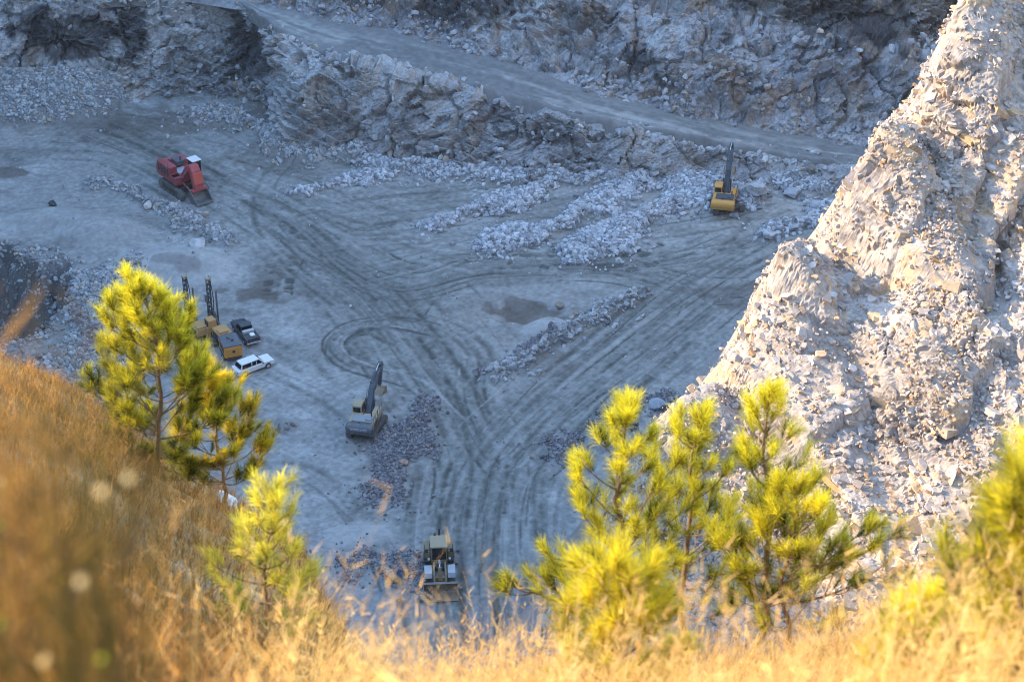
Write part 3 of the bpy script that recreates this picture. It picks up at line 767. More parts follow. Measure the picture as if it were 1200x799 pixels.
def join_parts(parts):
    V, F, C, o = [], [], [], 0
    for v, f, c_ in parts:
        V.append(v); F.append(f + o); C.append(c_); o += len(v)
    return np.concatenate(V), np.concatenate(F), np.concatenate(C)
def on_hill(px, y):
    x = (px - 600) / FPX * y * 1.21
    return np.stack([x, y, hill_z(x, y) - .03], -1)
def plume_hairs(mid, h, r, per, size, colA, colB):
    """feathery seed hairs up the top of each stalk"""
    n, k, _ = mid.shape
    si = r.integers(0, n, n * per); t = r.uniform(.45, 1.0, n * per) * (k - 1)
    i0 = np.minimum(t.astype(int), k - 2); f = (t - i0)[:, None]
    b = mid[si, i0] * (1 - f) + mid[si, i0 + 1] * f
    az = r.uniform(0, 6.283, len(b)); L = size * r.uniform(.5, 1.3, len(b))
    v, fc, cc, _ = ribbons(b, L, r.uniform(.4, 1.2, len(b)), az, L * .13, 1, colA, colB, r)
    return v, fc, cc
def grass_field(seed, n, pxr, yr, hr, wid, colA, colB, clump=.35, plume=0, keep=None, lean=(.1, .7)):
    r = np.random.default_rng(seed)
    nc = max(1, n // 22)
    cp = r.uniform(*pxr, nc); cy = yr[0] + (yr[1] - yr[0]) * r.uniform(size=nc) ** .9
    if keep is not None:
        m = keep(cp, cy); cp, cy = cp[m], cy[m]; nc = len(cp)
    k = r.integers(0, nc, n); a = r.uniform(0, 6.283, n); d = np.abs(r.normal(0, clump, n)) * .6
    y = cy[k] + np.sin(a) * d; px = cp[k] + np.cos(a) * d / (np.maximum(cy[k], 1) * 1.21) * FPX
    ok = y > 1.2; y, px, k, a = y[ok], px[ok], k[ok], a[ok]
    b = on_hill(px, y)
    ch = r.uniform(.6, 1.15, nc)
    h = (hr[0] + (hr[1] - hr[0]) * r.uniform(size=len(y))) * ch[k]
    az = np.where(r.uniform(size=len(y)) < .5, a, r.normal(.2, .7, len(y)))
    ct = r.uniform(.35, 1.3, nc)[k]
    v, f, c_, mid = ribbons(b, h, r.uniform(*lean, len(y)), az, wid * r.uniform(.6, 1.4, len(y)), 4, colA, colB, r)
    c_ = c_ * np.repeat(ct, 10)[:, None]
    parts = [(v, f, c_)]
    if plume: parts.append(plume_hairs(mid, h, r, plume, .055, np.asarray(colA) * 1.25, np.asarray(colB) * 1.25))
    return join_parts(parts)
GA, GB = (0.36, 0.19, 0.06), (0.72, 0.47, 0.20)
OA, OB = (0.165, 0.07, 0.022), (0.48, 0.25, 0.078)
field = [
    grass_field(1, 42000, (-120, 400), (4.5, 27), (.12, .36), .009, OA, OB),
    grass_field(2, 16000, (330, 1300), (6.5, 15), (.4, .85), .008, GA, GB),
    grass_field(3, 2600, (360, 690), (6.5, 11), (.95, 1.4), .006, GA, GB, plume=9, lean=(.05, .45)),
    grass_field(4, 2400, (640, 1300), (5, 10), (.6, 1.1), .007, GA, GB, plume=6, lean=(.05, .5)),
    grass_field(5, 1500, (-60, 400), (9, 22), (.35, .7), .007, OA, OB, plume=7, lean=(.05, .5)),
    grass_field(8, 1500, (240, 1260), (2.2, 3.6), (1.1, 1.42), .006, GA, GB, plume=10, lean=(.05, .35)),
    grass_field(9, 900, (40, 290), (3.0, 6.0), (.45, .85), .006, (.15, .06, .017), (.42, .19, .05), plume=9, lean=(.05, .4)),
    grass_field(6, 2000, (280, 1250), (3.2, 6.0), (1.0, 1.4), .006, GA, GB, plume=9, lean=(.1, .55)),
    grass_field(7, 700, (-150, 330), (3.2, 7.0), (.45, .8), .006, OA, OB, plume=9, lean=(.1, .5)),
]
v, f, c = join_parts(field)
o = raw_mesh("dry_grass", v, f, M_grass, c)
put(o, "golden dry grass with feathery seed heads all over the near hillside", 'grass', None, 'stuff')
# tall clumps right before the lens at the left edge
r = np.random.default_rng(77)
parts = []
for (px0, px1, y0, y1, n, h0, h1, seed) in ((-130, 70, 1.6, 2.6, 430, 1.3, 1.82, 1), (-80, 130, 2.6, 4.2, 240, .8, 1.3, 2)):
    r = np.random.default_rng(seed + 900)
    px = r.uniform(px0, px1, n); y = r.uniform(y0, y1, n); b = on_hill(px, y)
    h = r.uniform(h0, h1, n) * np.interp(px, [-90, 0, 35, 70, 120], [1.05, .95, .78, .6, .45])
    v, f, c_, mid = ribbons(b, h, r.uniform(.01, .07, n), r.normal(.6, 1.2, n), r.uniform(.003, .007, n), 5, (.095, .042, .014) if seed == 1 else np.array(OA) * .8, (.30, .145, .04) if seed == 1 else np.array(OB) * .72, r)
    parts += [(v, f, c_), plume_hairs(mid, h, r, 12, .05, (.11, .05, .016) if seed == 1 else np.asarray(OA) * 1.2, (.36, .18, .05) if seed == 1 else np.asarray(OB) * 1.1)]
r = np.random.default_rng(990)
n = 480; px = r.uniform(-70, 62, n); y = r.uniform(1.45, 2.2, n); b = on_hill(px, y); h = r.uniform(1.1, 1.88, n) * np.interp(px, [-80, 40, 95], [1, .97, .72])
v, f, c_, mid = ribbons(b, h, r.uniform(.02, .12, n), r.normal(.6, 1.2, n), r.uniform(.006, .012, n), 5, (.02, .017, .005), (.075, .052, .012), r)
parts += [(v, f, c_), plume_hairs(mid, h, r, 8, .05, (.03, .018, .006), (.10, .055, .016))]
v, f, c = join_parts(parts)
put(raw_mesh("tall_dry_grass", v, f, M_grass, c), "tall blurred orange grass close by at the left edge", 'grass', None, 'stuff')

# pale flecks on stalks, added before the lens as blurred glints
r = np.random.default_rng(5)
n = 11
px = r.uniform(-10, 150, n); y = r.uniform(1.25, 1.9, n); rows = r.uniform(560, 800, n)
v_ = (rows - 399.5) / FPX
pos = np.stack([(px - 600) / FPX * y / (CP - v_ * SP), y, CAM_Z - y * (SP + v_ * CP) / (CP - v_ * SP)], -1)
hz_ = hill_z(pos[:, 0], pos[:, 1])
parts = []
sv, sf = ico(1)
for q in range(n):
    h = pos[q, 2] - hz_[q]
    v1, f1, c1, _ = ribbons(np.array([[pos[q, 0], pos[q, 1], hz_[q]]]), np.array([h]), np.array([.0]), np.array([0.]), np.array([.002]), 4, OA, OB, r)
    parts.append((v1, f1, c1))
    s_ = r.uniform(.002, .0045)
    quad = np.array([[-1, 0, -1], [1, 0, -1], [1, 0, 1], [-1, 0, 1.]]) * s_
    for k_ in range(3):
        a_ = k_ * 1.05; ro = np.array([[math.cos(a_), -math.sin(a_), 0], [math.sin(a_), math.cos(a_), 0], [0, 0, 1]])
        parts.append((quad @ ro.T + pos[q], np.array([[0, 1, 2, 3]]), np.tile([[.55, .42, .27]] if q % 4 else [[.42, .45, .05]], (4, 1))))
v, f, c = join_parts(parts)
put(raw_mesh("glint_flecks", v, f, M_grass, c), "small pale flecks added in front of the lens to blur into bright discs", 'grass', None, 'stuff')

# ------------------------------------------------------------------ pines and shrubs
def tube(path, rad, sides=6):
    path = np.asarray(path, float); rad = np.asarray(rad, float)
    d = np.gradient(path, axis=0); d /= np.linalg.norm(d, axis=1, keepdims=True) + 1e-9
    ref = np.array([0.31, .9, .3]); u = np.cross(d, ref); u /= np.linalg.norm(u, axis=1, keepdims=True) + 1e-9
    v = np.cross(d, u); a = np.linspace(0, 2 * math.pi, sides, endpoint=False)
    V = path[:, None] + rad[:, None, None] * (np.cos(a)[None, :, None] * u[:, None] + np.sin(a)[None, :, None] * v[:, None])
    n = len(path); i = np.arange(n * sides).reshape(n, sides); j = np.roll(i, -1, 1)
    F = np.stack([i[:-1], j[:-1], j[1:], i[1:]], -1).reshape(-1, 4)
    return V.reshape(-1, 3), F
def tufts(axes_p, axes_d, length, per, r, needle=.17, width=.004, dark=(0.055, 0.085, 0.012), bright=(0.36, 0.34, 0.03), tint=None):
    """bottle-brush needles along shoot tips"""
    n = len(axes_p); k = per
    P0 = np.repeat(axes_p, k, 0); D = np.repeat(axes_d, k, 0); Ln = np.repeat(length, k)
    s = r.uniform(0, 1, n * k)
    base = P0 + D * (s * Ln)[:, None]
    q = r.normal(size=(n * k, 3)); q -= (q * D).sum(1, keepdims=True) * D; q /= np.linalg.norm(q, axis=1, keepdims=True) + 1e-9
    ang = np.radians(r.uniform(10, 58, n * k) * (1.1 - .45 * s))
    dr = D * np.cos(ang)[:, None] + q * np.sin(ang)[:, None]
    dr[:, 2] -= .10; dr /= np.linalg.norm(dr, axis=1, keepdims=True)
    L = needle * r.uniform(.65, 1.15, n * k) * np.repeat(r.uniform(.8, 1.1, n), k)
    sd = np.cross(dr, r.normal(size=(n * k, 3))); sd /= np.linalg.norm(sd, axis=1, keepdims=True) + 1e-9
    wv = sd * (width * .5)
    tip = base + dr * L[:, None]; mid = base + dr * (L * .55)[:, None] + np.array((0, 0, .006))
    V = np.stack([base - wv, base + wv, mid + wv, mid - wv, tip + wv * .35, tip - wv * .35], 1).reshape(-1, 3)
    i = np.arange(n * k)[:, None] * 6
    F = np.concatenate([np.concatenate([i, i + 1, i + 2, i + 3], 1), np.concatenate([i + 3, i + 2, i + 4, i + 5], 1)])
    m = r.beta(1.6, 1.3, n) if tint is None else tint
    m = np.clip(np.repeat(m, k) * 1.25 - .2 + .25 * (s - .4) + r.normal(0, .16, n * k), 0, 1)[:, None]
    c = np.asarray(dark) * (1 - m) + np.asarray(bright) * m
    C = np.repeat(c[:, None], 6, 1); C[:, :2] *= .6; C[:, 4:] = C[:, 4:] * .7 + np.array((.62, .52, .05)) * .3  # backlit glow put into the colour: dark needle bases, yellowed tips
    return V, F, C.reshape(-1, 3)
def pine(label, px, pytop, y, seed, pybase=None, bush=1.0, group='young pines on the near hillside', per=105, spread=.42, lean=0.0, extra=(), needle=.16, bright=(0.62, 0.53, 0.03), dark=(0.045, 0.062, 0.009), start=.14, width=.0030, density=1.0):
    r = np.random.default_rng(seed)
    d = y * 1.21 if pybase is None else None
    x0 = (px - 600) / FPX * y * 1.21
    base = np.array([x0, y, float(hill_z(x0, y)) - .08])
    # height that puts the leader at pytop for this distance
    v = (pytop - 399.5) / FPX
    ztop = CAM_Z - y * (SP + v * CP) / (CP - v * SP)
    Ht = ztop - base[2]
    root = bpy.data.objects.new("pine_tree", None); COL.objects.link(root); root.location = base
    put(root, label, 'pine tree', group)
    m = 14; t = np.linspace(0, 1, m)
    bend = np.cumsum(r.normal(0, .012, (m, 2)), 0) * Ht
    tr = np.stack([bend[:, 0] + lean * Ht * t, bend[:, 1], t * Ht], -1); tr[0] = 0
    tr[-1, :2] = tr[-2, :2]
    def at_t(q): return np.array([np.interp(q, t, tr[:, i]) for i in range(3)])
    br = .011 * Ht + .006
    wood = [tube(tr, br * (1 - .86 * t) + .002, 7)]
    tp, td, tl, tn = [], [], [], []
    def add_tuft(p, d_, L, tin):
        tp.append(p); td.append(d_ / np.linalg.norm(d_)); tl.append(L); tn.append(tin)
    def limb(p0, az, el, L, rad, depth, light):
        k = 7; q = np.linspace(0, 1, k)
        dirv = np.array([math.cos(az) * math.cos(el), math.sin(az) * math.cos(el), math.sin(el)])
        path = p0 + q[:, None] * L * dirv + np.stack([0 * q, 0 * q, .16 * L * (q ** 2.2) - .05 * L * np.sin(q * 3.14)], -1) + np.cumsum(r.normal(0, .012 * L, (k, 3)), 0) * (q[:, None])
        wood.append(tube(path, rad * (1 - .75 * q) + .0018, 5))
        e = path[-1] - path[-2]; e /= np.linalg.norm(e); e = e * .75 + np.array((0, 0, .55)); 
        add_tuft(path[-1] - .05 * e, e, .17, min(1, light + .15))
        nt_ = int(round((1.0 + 3.8 * L) * bush * density)) if depth == 0 else int(round((.8 + 2.5 * L) * bush))
        for j in range(nt_):
            qq = r.uniform(.38, .95); pp = np.array([np.interp(qq, q, path[:, i]) for i in range(3)])
            sd = r.choice((-1, 1)); a2 = az + sd * r.uniform(.4, 1.05); e2 = el * .6 + r.uniform(.1, .7)
            if depth == 0 and L > .45 and r.uniform() < .55:
                limb(pp, a2, e2, L * r.uniform(.25, .45), rad * .5, 1, light)
            else:
                d_ = np.array([math.cos(a2) * math.cos(e2), math.sin(a2) * math.cos(e2), math.sin(e2)])
                l2 = r.uniform(.04, .16); wood.append(tube(np.stack([pp, pp + d_ * l2]), np.array([.004, .0025]), 4))
                add_tuft(pp + d_ * l2 * .5, d_ + np.array((0, 0, .35)), .15, np.clip(light + r.normal(0, .2) - .75 * (.9 - qq), 0, 1))  # inner tufts tinted darker: shade inside the crown put into the colour
    q = start
    while q < .93:
        nb = r.integers(3, 6)
        a0 = r.uniform(0, 6.283)
        for b in range(nb):
            L = Ht * spread * ((1 - q) ** .75) * r.uniform(.6, 1.1) * (1.0 if q > .3 else .75) + .08
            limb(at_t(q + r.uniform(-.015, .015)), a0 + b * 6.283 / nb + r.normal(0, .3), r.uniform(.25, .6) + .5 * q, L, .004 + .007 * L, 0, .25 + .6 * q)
        q += r.uniform(.075, .125)
    for (q, az, el, L) in extra:
        limb(at_t(q), az, el, L, .006 + .008 * L, 0, .35)
    for _ in range(5):
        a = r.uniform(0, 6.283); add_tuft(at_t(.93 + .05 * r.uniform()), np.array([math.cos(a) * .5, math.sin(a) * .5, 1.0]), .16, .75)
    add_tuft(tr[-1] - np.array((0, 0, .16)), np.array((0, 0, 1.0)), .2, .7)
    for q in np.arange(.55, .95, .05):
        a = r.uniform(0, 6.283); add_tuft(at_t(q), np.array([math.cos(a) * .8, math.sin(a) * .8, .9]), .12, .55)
    V, F, o = [], [], 0
    for v_, f_2 in wood:
        V.append(v_); F.append(f_2 + o); o += len(v_)
    raw_mesh("trunk", np.concatenate(V), np.concatenate(F), M_bark, None, True, root)
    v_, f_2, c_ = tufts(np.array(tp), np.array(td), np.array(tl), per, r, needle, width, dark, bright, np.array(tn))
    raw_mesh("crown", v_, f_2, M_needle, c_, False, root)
    return root
PI = math.pi
pine("tall bushy young pine on the left slope in front of the drill rigs", 178, 322, 20.6, 11, bush=1.7, spread=.37, extra=((.22, 0.1, .25, 1.0), (.3, PI, .4, .8)), density=1.15)
pine("round yellow pine just right of the tall left pine, below the white pickup", 252, 446, 21.5, 12, bush=1.8, spread=.40, bright=(0.70, 0.50, 0.02), extra=((.25, PI, .15, .8),), start=.25)
pine("small pale sapling low on the left slope beside the brown soil bank", 278, 583, 12.0, 13, bush=.7, spread=.33, bright=(0.62, 0.52, 0.06), dark=(.12, .14, .03), per=70, needle=.13, start=.08)
pine("slender pine with a spear top, leftmost of the right-hand clump", 722, 475, 15.2, 14, spread=.28, start=.2, density=.9, extra=((.36, PI, .1, .95), (.3, 2.7, .0, .8)))
pine("dark flat-topped pine in the middle of the right-hand clump", 822, 492, 15.6, 15, spread=.25, dark=(0.03, 0.05, 0.008), start=.25, density=.8)
pine("tallest pine of the right-hand clump with a thin bare leader", 905, 462, 15.0, 16, spread=.24, dark=(0.035, 0.055, 0.008), start=.25, density=.75)
pine("spreading pine with a long low branch reaching right towards the spur", 955, 572, 14.6, 17, spread=.46, extra=((.40, 0.05, .22, 1.0), (.5, .3, .3, .9), (.6, -.3, .3, .8)), start=.3, density=1.0)
pine("yellow bushy pine low in front of the slender pine", 714, 672, 9.5, 18, spread=.38, bright=(0.60, 0.48, 0.03), dark=(.2, .18, .02), start=.08, bush=1.1)
pine("large blurred pine at the right edge of the frame", 1232, 560, 6.6, 19, spread=.32, bright=(0.62, 0.50, 0.03), start=.08, bush=1.1, density=1.2)
pine("blurred low pine at the bottom right corner", 1130, 740, 7.0, 20, spread=.36, bright=(0.70, 0.55, 0.04), start=.06, needle=.15)
# ------------------------------------------------------------------ machines
class MB:
    """collects simple solids and links them as one mesh"""
    def __init__(self, M=None): self.bm = bmesh.new(); self.M = M or Matrix.Identity(4)
    def _fin(self, verts, T=None, bev=0):
        if T is not None: bmesh.ops.transform(self.bm, matrix=T, verts=verts)
        if bev:
            es = list({e for v in verts for e in v.link_edges if len(e.link_faces) == 2 and e.calc_face_angle(0) > .6})
            bmesh.ops.bevel(self.bm, geom=es, offset=bev, segments=1, affect='EDGES', clamp_overlap=True)
        return self
    def box(self, c, s, rot=(0, 0, 0), bev=.03):
        vs = bmesh.ops.create_cube(self.bm, size=1)['verts']
        T = Matrix.Translation(c) @ Matrix.Rotation(rot[2], 4, 'Z') @ Matrix.Rotation(rot[1], 4, 'Y') @ Matrix.Rotation(rot[0], 4, 'X') @ Matrix.Diagonal((*s, 1))
        return self._fin(vs, T, min(bev, min(s) * .3))
    def prism(self, poly, y0, y1, bev=.03, T=None, axis='Y'):
        """poly in x-z (axis Y) or x-y (axis Z) or y-z (axis X)"""
        mk = {'Y': lambda p, h: (p[0], h, p[1]), 'Z': lambda p, h: (p[0], p[1], h), 'X': lambda p, h: (h, p[0], p[1])}[axis]
        a = [self.bm.verts.new(mk(p, y0)) for p in poly]; b = [self.bm.verts.new(mk(p, y1)) for p in poly]
        n = len(poly)
        fs = [self.bm.faces.new(a), self.bm.faces.new(b[::-1])] + [self.bm.faces.new((a[i], b[i], b[(i + 1) % n], a[(i + 1) % n])) for i in range(n)]
        bmesh.ops.recalc_face_normals(self.bm, faces=fs)
        return self._fin(a + b, T, bev)
    def taper(self, poly0, poly1, z0, z1, bev=.03):
        a = [self.bm.verts.new((p[0], p[1], z0)) for p in poly0]; b = [self.bm.verts.new((p[0], p[1], z1)) for p in poly1]; n = len(a)
        fs = [self.bm.faces.new(a), self.bm.faces.new(b[::-1])] + [self.bm.faces.new((a[i], b[i], b[(i + 1) % n], a[(i + 1) % n])) for i in range(n)]
        bmesh.ops.recalc_face_normals(self.bm, faces=fs)
        return self._fin(a + b, None, bev)
    def rod(self, p, q, r, n=10, r2=None):
        p, q = Vector(p), Vector(q); d = q - p
        vs = bmesh.ops.create_cone(self.bm, cap_ends=True, segments=n, radius1=r, radius2=r if r2 is None else r2, depth=d.length)['verts']
        return self._fin(vs, Matrix.Translation((p + q) / 2) @ d.to_track_quat('Z', 'Y').to_matrix().to_4x4())
    def bar(self, p, q, w, h, bev=.02):
        p, q = Vector(p), Vector(q); d = q - p
        vs = bmesh.ops.create_cube(self.bm, size=1)['verts']
        x = d.normalized(); y = Vector((0, 1, 0)) if abs(x.y) < .9 else Vector((1, 0, 0)); z = x.cross(y).normalized(); y = z.cross(x)
        Rm = Matrix((x, y, z)).transposed().to_4x4()
        return self._fin(vs, Matrix.Translation((p + q) / 2) @ Rm @ Matrix.Diagonal((d.length, w, h, 1)), bev)
    def build(self, name, mat, parent, smooth=False, label=None):
        bmesh.ops.transform(self.bm, matrix=self.M, verts=self.bm.verts)
        me = bpy.data.meshes.new(name); self.bm.to_mesh(me); self.bm.free()
        me.materials.append(mat)
        o = bpy.data.objects.new(name, me); COL.objects.link(o); o.parent = parent
        if label: o['label'] = label
        return o
def thing(name, label, cat, loc, head, group=None, scale=1.0):
    o = bpy.data.objects.new(name, None); COL.objects.link(o)
    o.location = loc; o.rotation_euler = (0, 0, math.radians(head)); o.scale = (scale,) * 3
    return put(o, label, cat, group)
def spot(px, py, dz=0.0):
    g = G(px, py); z = float(floor_z(g[0], g[1])); g = G(px, py, z)
    return (g[0], g[1], float(floor_z(g[0], g[1])) + dz)
DUST = (0.30, 0.285, 0.26)
M_red = mat_paint("red_paint", (0.33, 0.035, 0.048), .5, 0, .42, DUST)
M_redb = mat_paint("bright_red_paint", (0.44, 0.045, 0.055), .5, 0, .35, DUST)
M_rig = mat_paint("dusty_orange_paint", (0.52, 0.27, 0.075), .55, 0, .4, DUST)
M_redl = mat_paint("light_red_paint", (0.56, 0.075, 0.05), .45, 0, .25, DUST)
M_orange = mat_paint("orange_paint", (0.78, 0.29, 0.02), .5, 0, .2, DUST)
M_yellow = mat_paint("yellow_paint", (0.66, 0.30, 0.03), .5, 0, .4, DUST)
M_tan = mat_paint("dusty_tan_paint", (0.38, 0.285, 0.16), .6, 0, .6, (0.34, 0.31, 0.27))
M_loader = mat_paint("dirty_loader_paint", (0.25, 0.175, 0.085), .6, 0, .6, (0.27, 0.245, 0.22))
M_grey_bucket = mat_paint("grey_bucket_steel", (0.17, 0.165, 0.16), .5, .2, .5, (0.30, 0.29, 0.27))
M_steel = mat_paint("worn_steel", (0.20, 0.19, 0.18), .5, .4, .6, (0.28, 0.25, 0.22))
M_track = mat_paint("track_steel", (0.10, 0.095, 0.09), .7, .2, .75, (0.30, 0.28, 0.25))
M_dark = mat_paint("dark_machine_parts", (0.035, 0.036, 0.04), .6, 0, .35, (0.2, 0.19, 0.18))
M_slate = mat_paint("slate_grey_paint", (0.075, 0.085, 0.10), .5, 0, .35, DUST)
M_boom = mat_paint("dark_blue_grey_boom", (0.035, 0.05, 0.07), .45, 0, .25, DUST)
M_lgrey = mat_paint("light_grey_metal", (0.45, 0.46, 0.47), .5, 0, .3, DUST)
M_midgrey = mat_paint("mid_grey_metal", (0.24, 0.25, 0.26), .5, 0, .35, DUST)
M_white = mat_paint("white_paint", (0.78, 0.78, 0.77), .35, 0, .18, (0.5, 0.47, 0.43))
M_black = mat_paint("black_car_paint", (0.022, 0.028, 0.04), .3, 0, .25, (0.2, 0.2, 0.2))
M_glass = mat_paint("dark_glass", (0.015, 0.02, 0.028), .12, 0, 0)
M_rubber = mat_paint("tyre_rubber", (0.035, 0.034, 0.033), .85, 0, .8, (0.26, 0.24, 0.22))
M_bucket = mat_paint("rusty_bucket", (0.26, 0.19, 0.12), .55, .2, .6, (0.36, 0.31, 0.25))
M_chrome = mat_paint("ram_chrome", (0.62, 0.62, 0.63), .25, .8, .1)
M_letter = mat_paint("white_lettering", (0.75, 0.75, 0.75), .5, 0, 0)

def crawler(parent, M, L, h, wdt, off, roll_mat=M_steel, name="crawler_track"):
    """one endless track per side with its rollers"""
    for sgn in (1, -1):
        rr = h / 2; pts = []
        n1, n2 = int(L / .2), 7
        prof = [(-L / 2 + rr + (L - 2 * rr) * i / n1, h, 0, 1) for i in range(n1)] + [(L / 2 - rr + rr * math.sin(a), rr + rr * math.cos(a), math.sin(a), math.cos(a)) for a in np.linspace(0, math.pi, n2 * 2)]
        prof += [(L / 2 - rr - (L - 2 * rr) * i / n1, 0, 0, -1) for i in range(1, n1)] + [(-L / 2 + rr - rr * math.sin(a), rr - rr * math.cos(a), -math.sin(a), -math.cos(a)) for a in np.linspace(0, math.pi, n2 * 2)]
        for i, (x, z, nx, nz) in enumerate(prof):
            k = .0 if i % 2 else -.06
            pts.append((x + nx * k, z + nz * k))
        b = MB(M); b.prism(pts, sgn * off - wdt / 2, sgn * off + wdt / 2, 0)
        tr = b.build(name, M_track, parent)
        f = MB(M); f.box((0, sgn * (off + wdt * .06), h * .5), (L * .72, wdt * .9 + .06, h * .34)).build("track_frame", M_dark, tr)
        for i in range(6):
            x = -L / 2 + rr + (L - 2 * rr) * i / 5; big = i in (0, 5)
            r_ = rr * .78 if big else rr * .34; z = rr if big else rr * .45
            MB(M).rod((x, sgn * (off + wdt / 2 - .1), z), (x, sgn * (off + wdt / 2 + .05), z), r_, 14).build("roller", roll_mat, tr)

def bucket_shell(mb, w_, d, h, T=None, teeth=True):
    """open scoop: curved back with two cheeks, opening along +x, lip at z = 0"""
    back = [(d * (.5 - .5 * math.cos(a)) - d * .5 if False else -d * .5 + d * .52 * (1 - math.sin(a)), h * (1 - math.cos(a)) * .5) for a in np.linspace(0, math.pi, 9)]
    prof = [(d * .5, 0)] + [(-d * .25 - d * .3 * math.sin(a), h * .5 - h * .5 * math.cos(a)) for a in np.linspace(.1, math.pi - .25, 9)]
    th = .08
    for (p, q) in zip(prof[:-1], prof[1:]):
        mb.bar((p[0], 0, p[1] + th / 2), (q[0], 0, q[1] + th / 2), w_, th, 0)
    for s in (1, -1):
        mb.prism(prof, s * (w_ / 2 - .04) - .04, s * (w_ / 2 - .04) + .04, 0)
    if teeth:
        for i in range(5):
            y = -w_ / 2 + .15 + (w_ - .3) * i / 4
            mb.prism([(d * .42, .0), (d * .5 + .22, .02), (d * .42, .13)], y - .08, y + .08, 0)
    return mb

# ---- red front shovel
def red_shovel():
    t = thing("mining_shovel", "big red front shovel on crawler tracks with its bucket lowered to the pit floor", "mining shovel", spot(216, 222), -52, scale=1.0)
    I = Matrix.Identity(4)
    crawler(t, I, 5.6, 1.15, .62, 1.65)
    MB().box((0, 0, .75), (2.6, 2.6, .5)).rod((0, 0, .9), (0, 0, 1.35), 1.1, 20).build("undercarriage", M_dark, t)
    hb = MB(); hb.box((-1.05, .0, 2.0), (3.9, 3.5, 1.0)).box((-1.6, -1.2, 2.85), (2.9, 1.1, 1.0)).box((-2.3, .75, 2.7), (1.5, 1.9, .75)).box((.75, -1.25, 2.0), (1.1, .95, 1.0)).box((.7, 1.2, 1.9), (1.2, 1.1, .8))
    body = hb.build("upper_house", M_red, t)
    MB().prism([(-3.0, 1.5), (-2.9, 3.1), (-3.35, 3.0), (-3.6, 2.4), (-3.55, 1.5)], -1.7, 1.7, .06).build("counterweight", M_redb, t)
    for i in range(4):
        MB().box((-2.75 + .72 * i, -1.755, 2.62), (.42, .05, .95), bev=.01).build("side_vent", M_dark, body)
    MB().box((-1.7, .35, 3.12), (1.5, 1.0, .5)).rod((-1.3, .5, 3.3), (-1.3, .5, 3.9), .12).build("engine_deck", M_slate, t)
    MB().box((-.3, .0, 2.56), (1.5, 1.4, .1)).box((.5, .5, 2.62), (.7, .5, .28)).build("walkway", M_lgrey, body)
    rl = MB()
    for x in np.linspace(-3, .2, 6): rl.rod((x, -1.72, 3.3), (x, -1.72, 3.95), .025, 5)
    rl.rod((-3, -1.72, 3.95), (.2, -1.72, 3.95), .025, 5).rod((-3, -1.72, 3.65), (.2, -1.72, 3.65), .02, 5)
    rl.build("handrail", M_redb, body)
    cabr = MB().box((.85, 1.25, 3.2), (1.35, 1.15, 1.75), bev=.06).build("cab", M_dark, t)
    MB().box((.85, 1.25, 4.13), (1.5, 1.3, .12), bev=.04).build("cab_roof", M_white, cabr)
    MB().box((1.54, 1.25, 3.4), (.05, .95, 1.1), bev=.01).box((.85, .66, 3.4), (1.0, .05, 1.0), bev=.01).box((.85, 1.84, 3.4), (1.0, .05, 1.0), bev=.01).build("cab_window", M_glass, cabr)
    # boom rises forward, stick folds down to a bucket standing on the ground
    MB().prism([(.2, 1.7), (.5, 2.5), (1.6, 3.9), (2.5, 4.5), (3.0, 4.35), (2.9, 3.9), (2.1, 3.3), (1.1, 2.0), (.8, 1.6)], -.55, .55, .08).build("boom", M_redb, t)
    st = MB().prism([(2.4, 4.5), (3.0, 4.55), (3.45, 3.9), (3.9, 2.4), (3.95, 1.5), (3.5, 1.3), (3.2, 2.2), (2.6, 3.8)], -.62, .62, .1).build("stick", M_redb, t)
    MB().prism([(3.5, 3.7), (3.95, 2.3), (4.1, 2.35), (3.65, 3.75)], -.66, .66, .04).build("stick_guard", M_redl, st)
    for s in (1, -1):
        cyl = MB().rod((.7, s * .85, 1.5), (1.7, s * .85, 2.7), .15).build("boom_cylinder", M_red, t)
        MB().rod((1.7, s * .85, 2.7), (2.3, s * .8, 3.5), .08).build("cylinder_rod", M_chrome, cyl)
        c2 = MB().rod((1.2, s * .72, 1.6), (2.5, s * .72, 1.3), .13).build("bucket_cylinder", M_red, t)
        MB().rod((2.5, s * .72, 1.3), (3.5, s * .72, 1.0), .07).build("cylinder_rod", M_chrome, c2)
    bk = MB(Matrix.Translation((4.35, 0, .06)) @ Matrix.Rotation(math.radians(-8), 4, 'Y'))
    bucket_shell(bk, 2.3, 1.7, 1.75).build("bucket", M_grey_bucket, t)
    MB().box((3.75, 0, 1.55), (.4, 2.1, .3)).build("bucket_hinge", M_redb, t)
red_shovel()

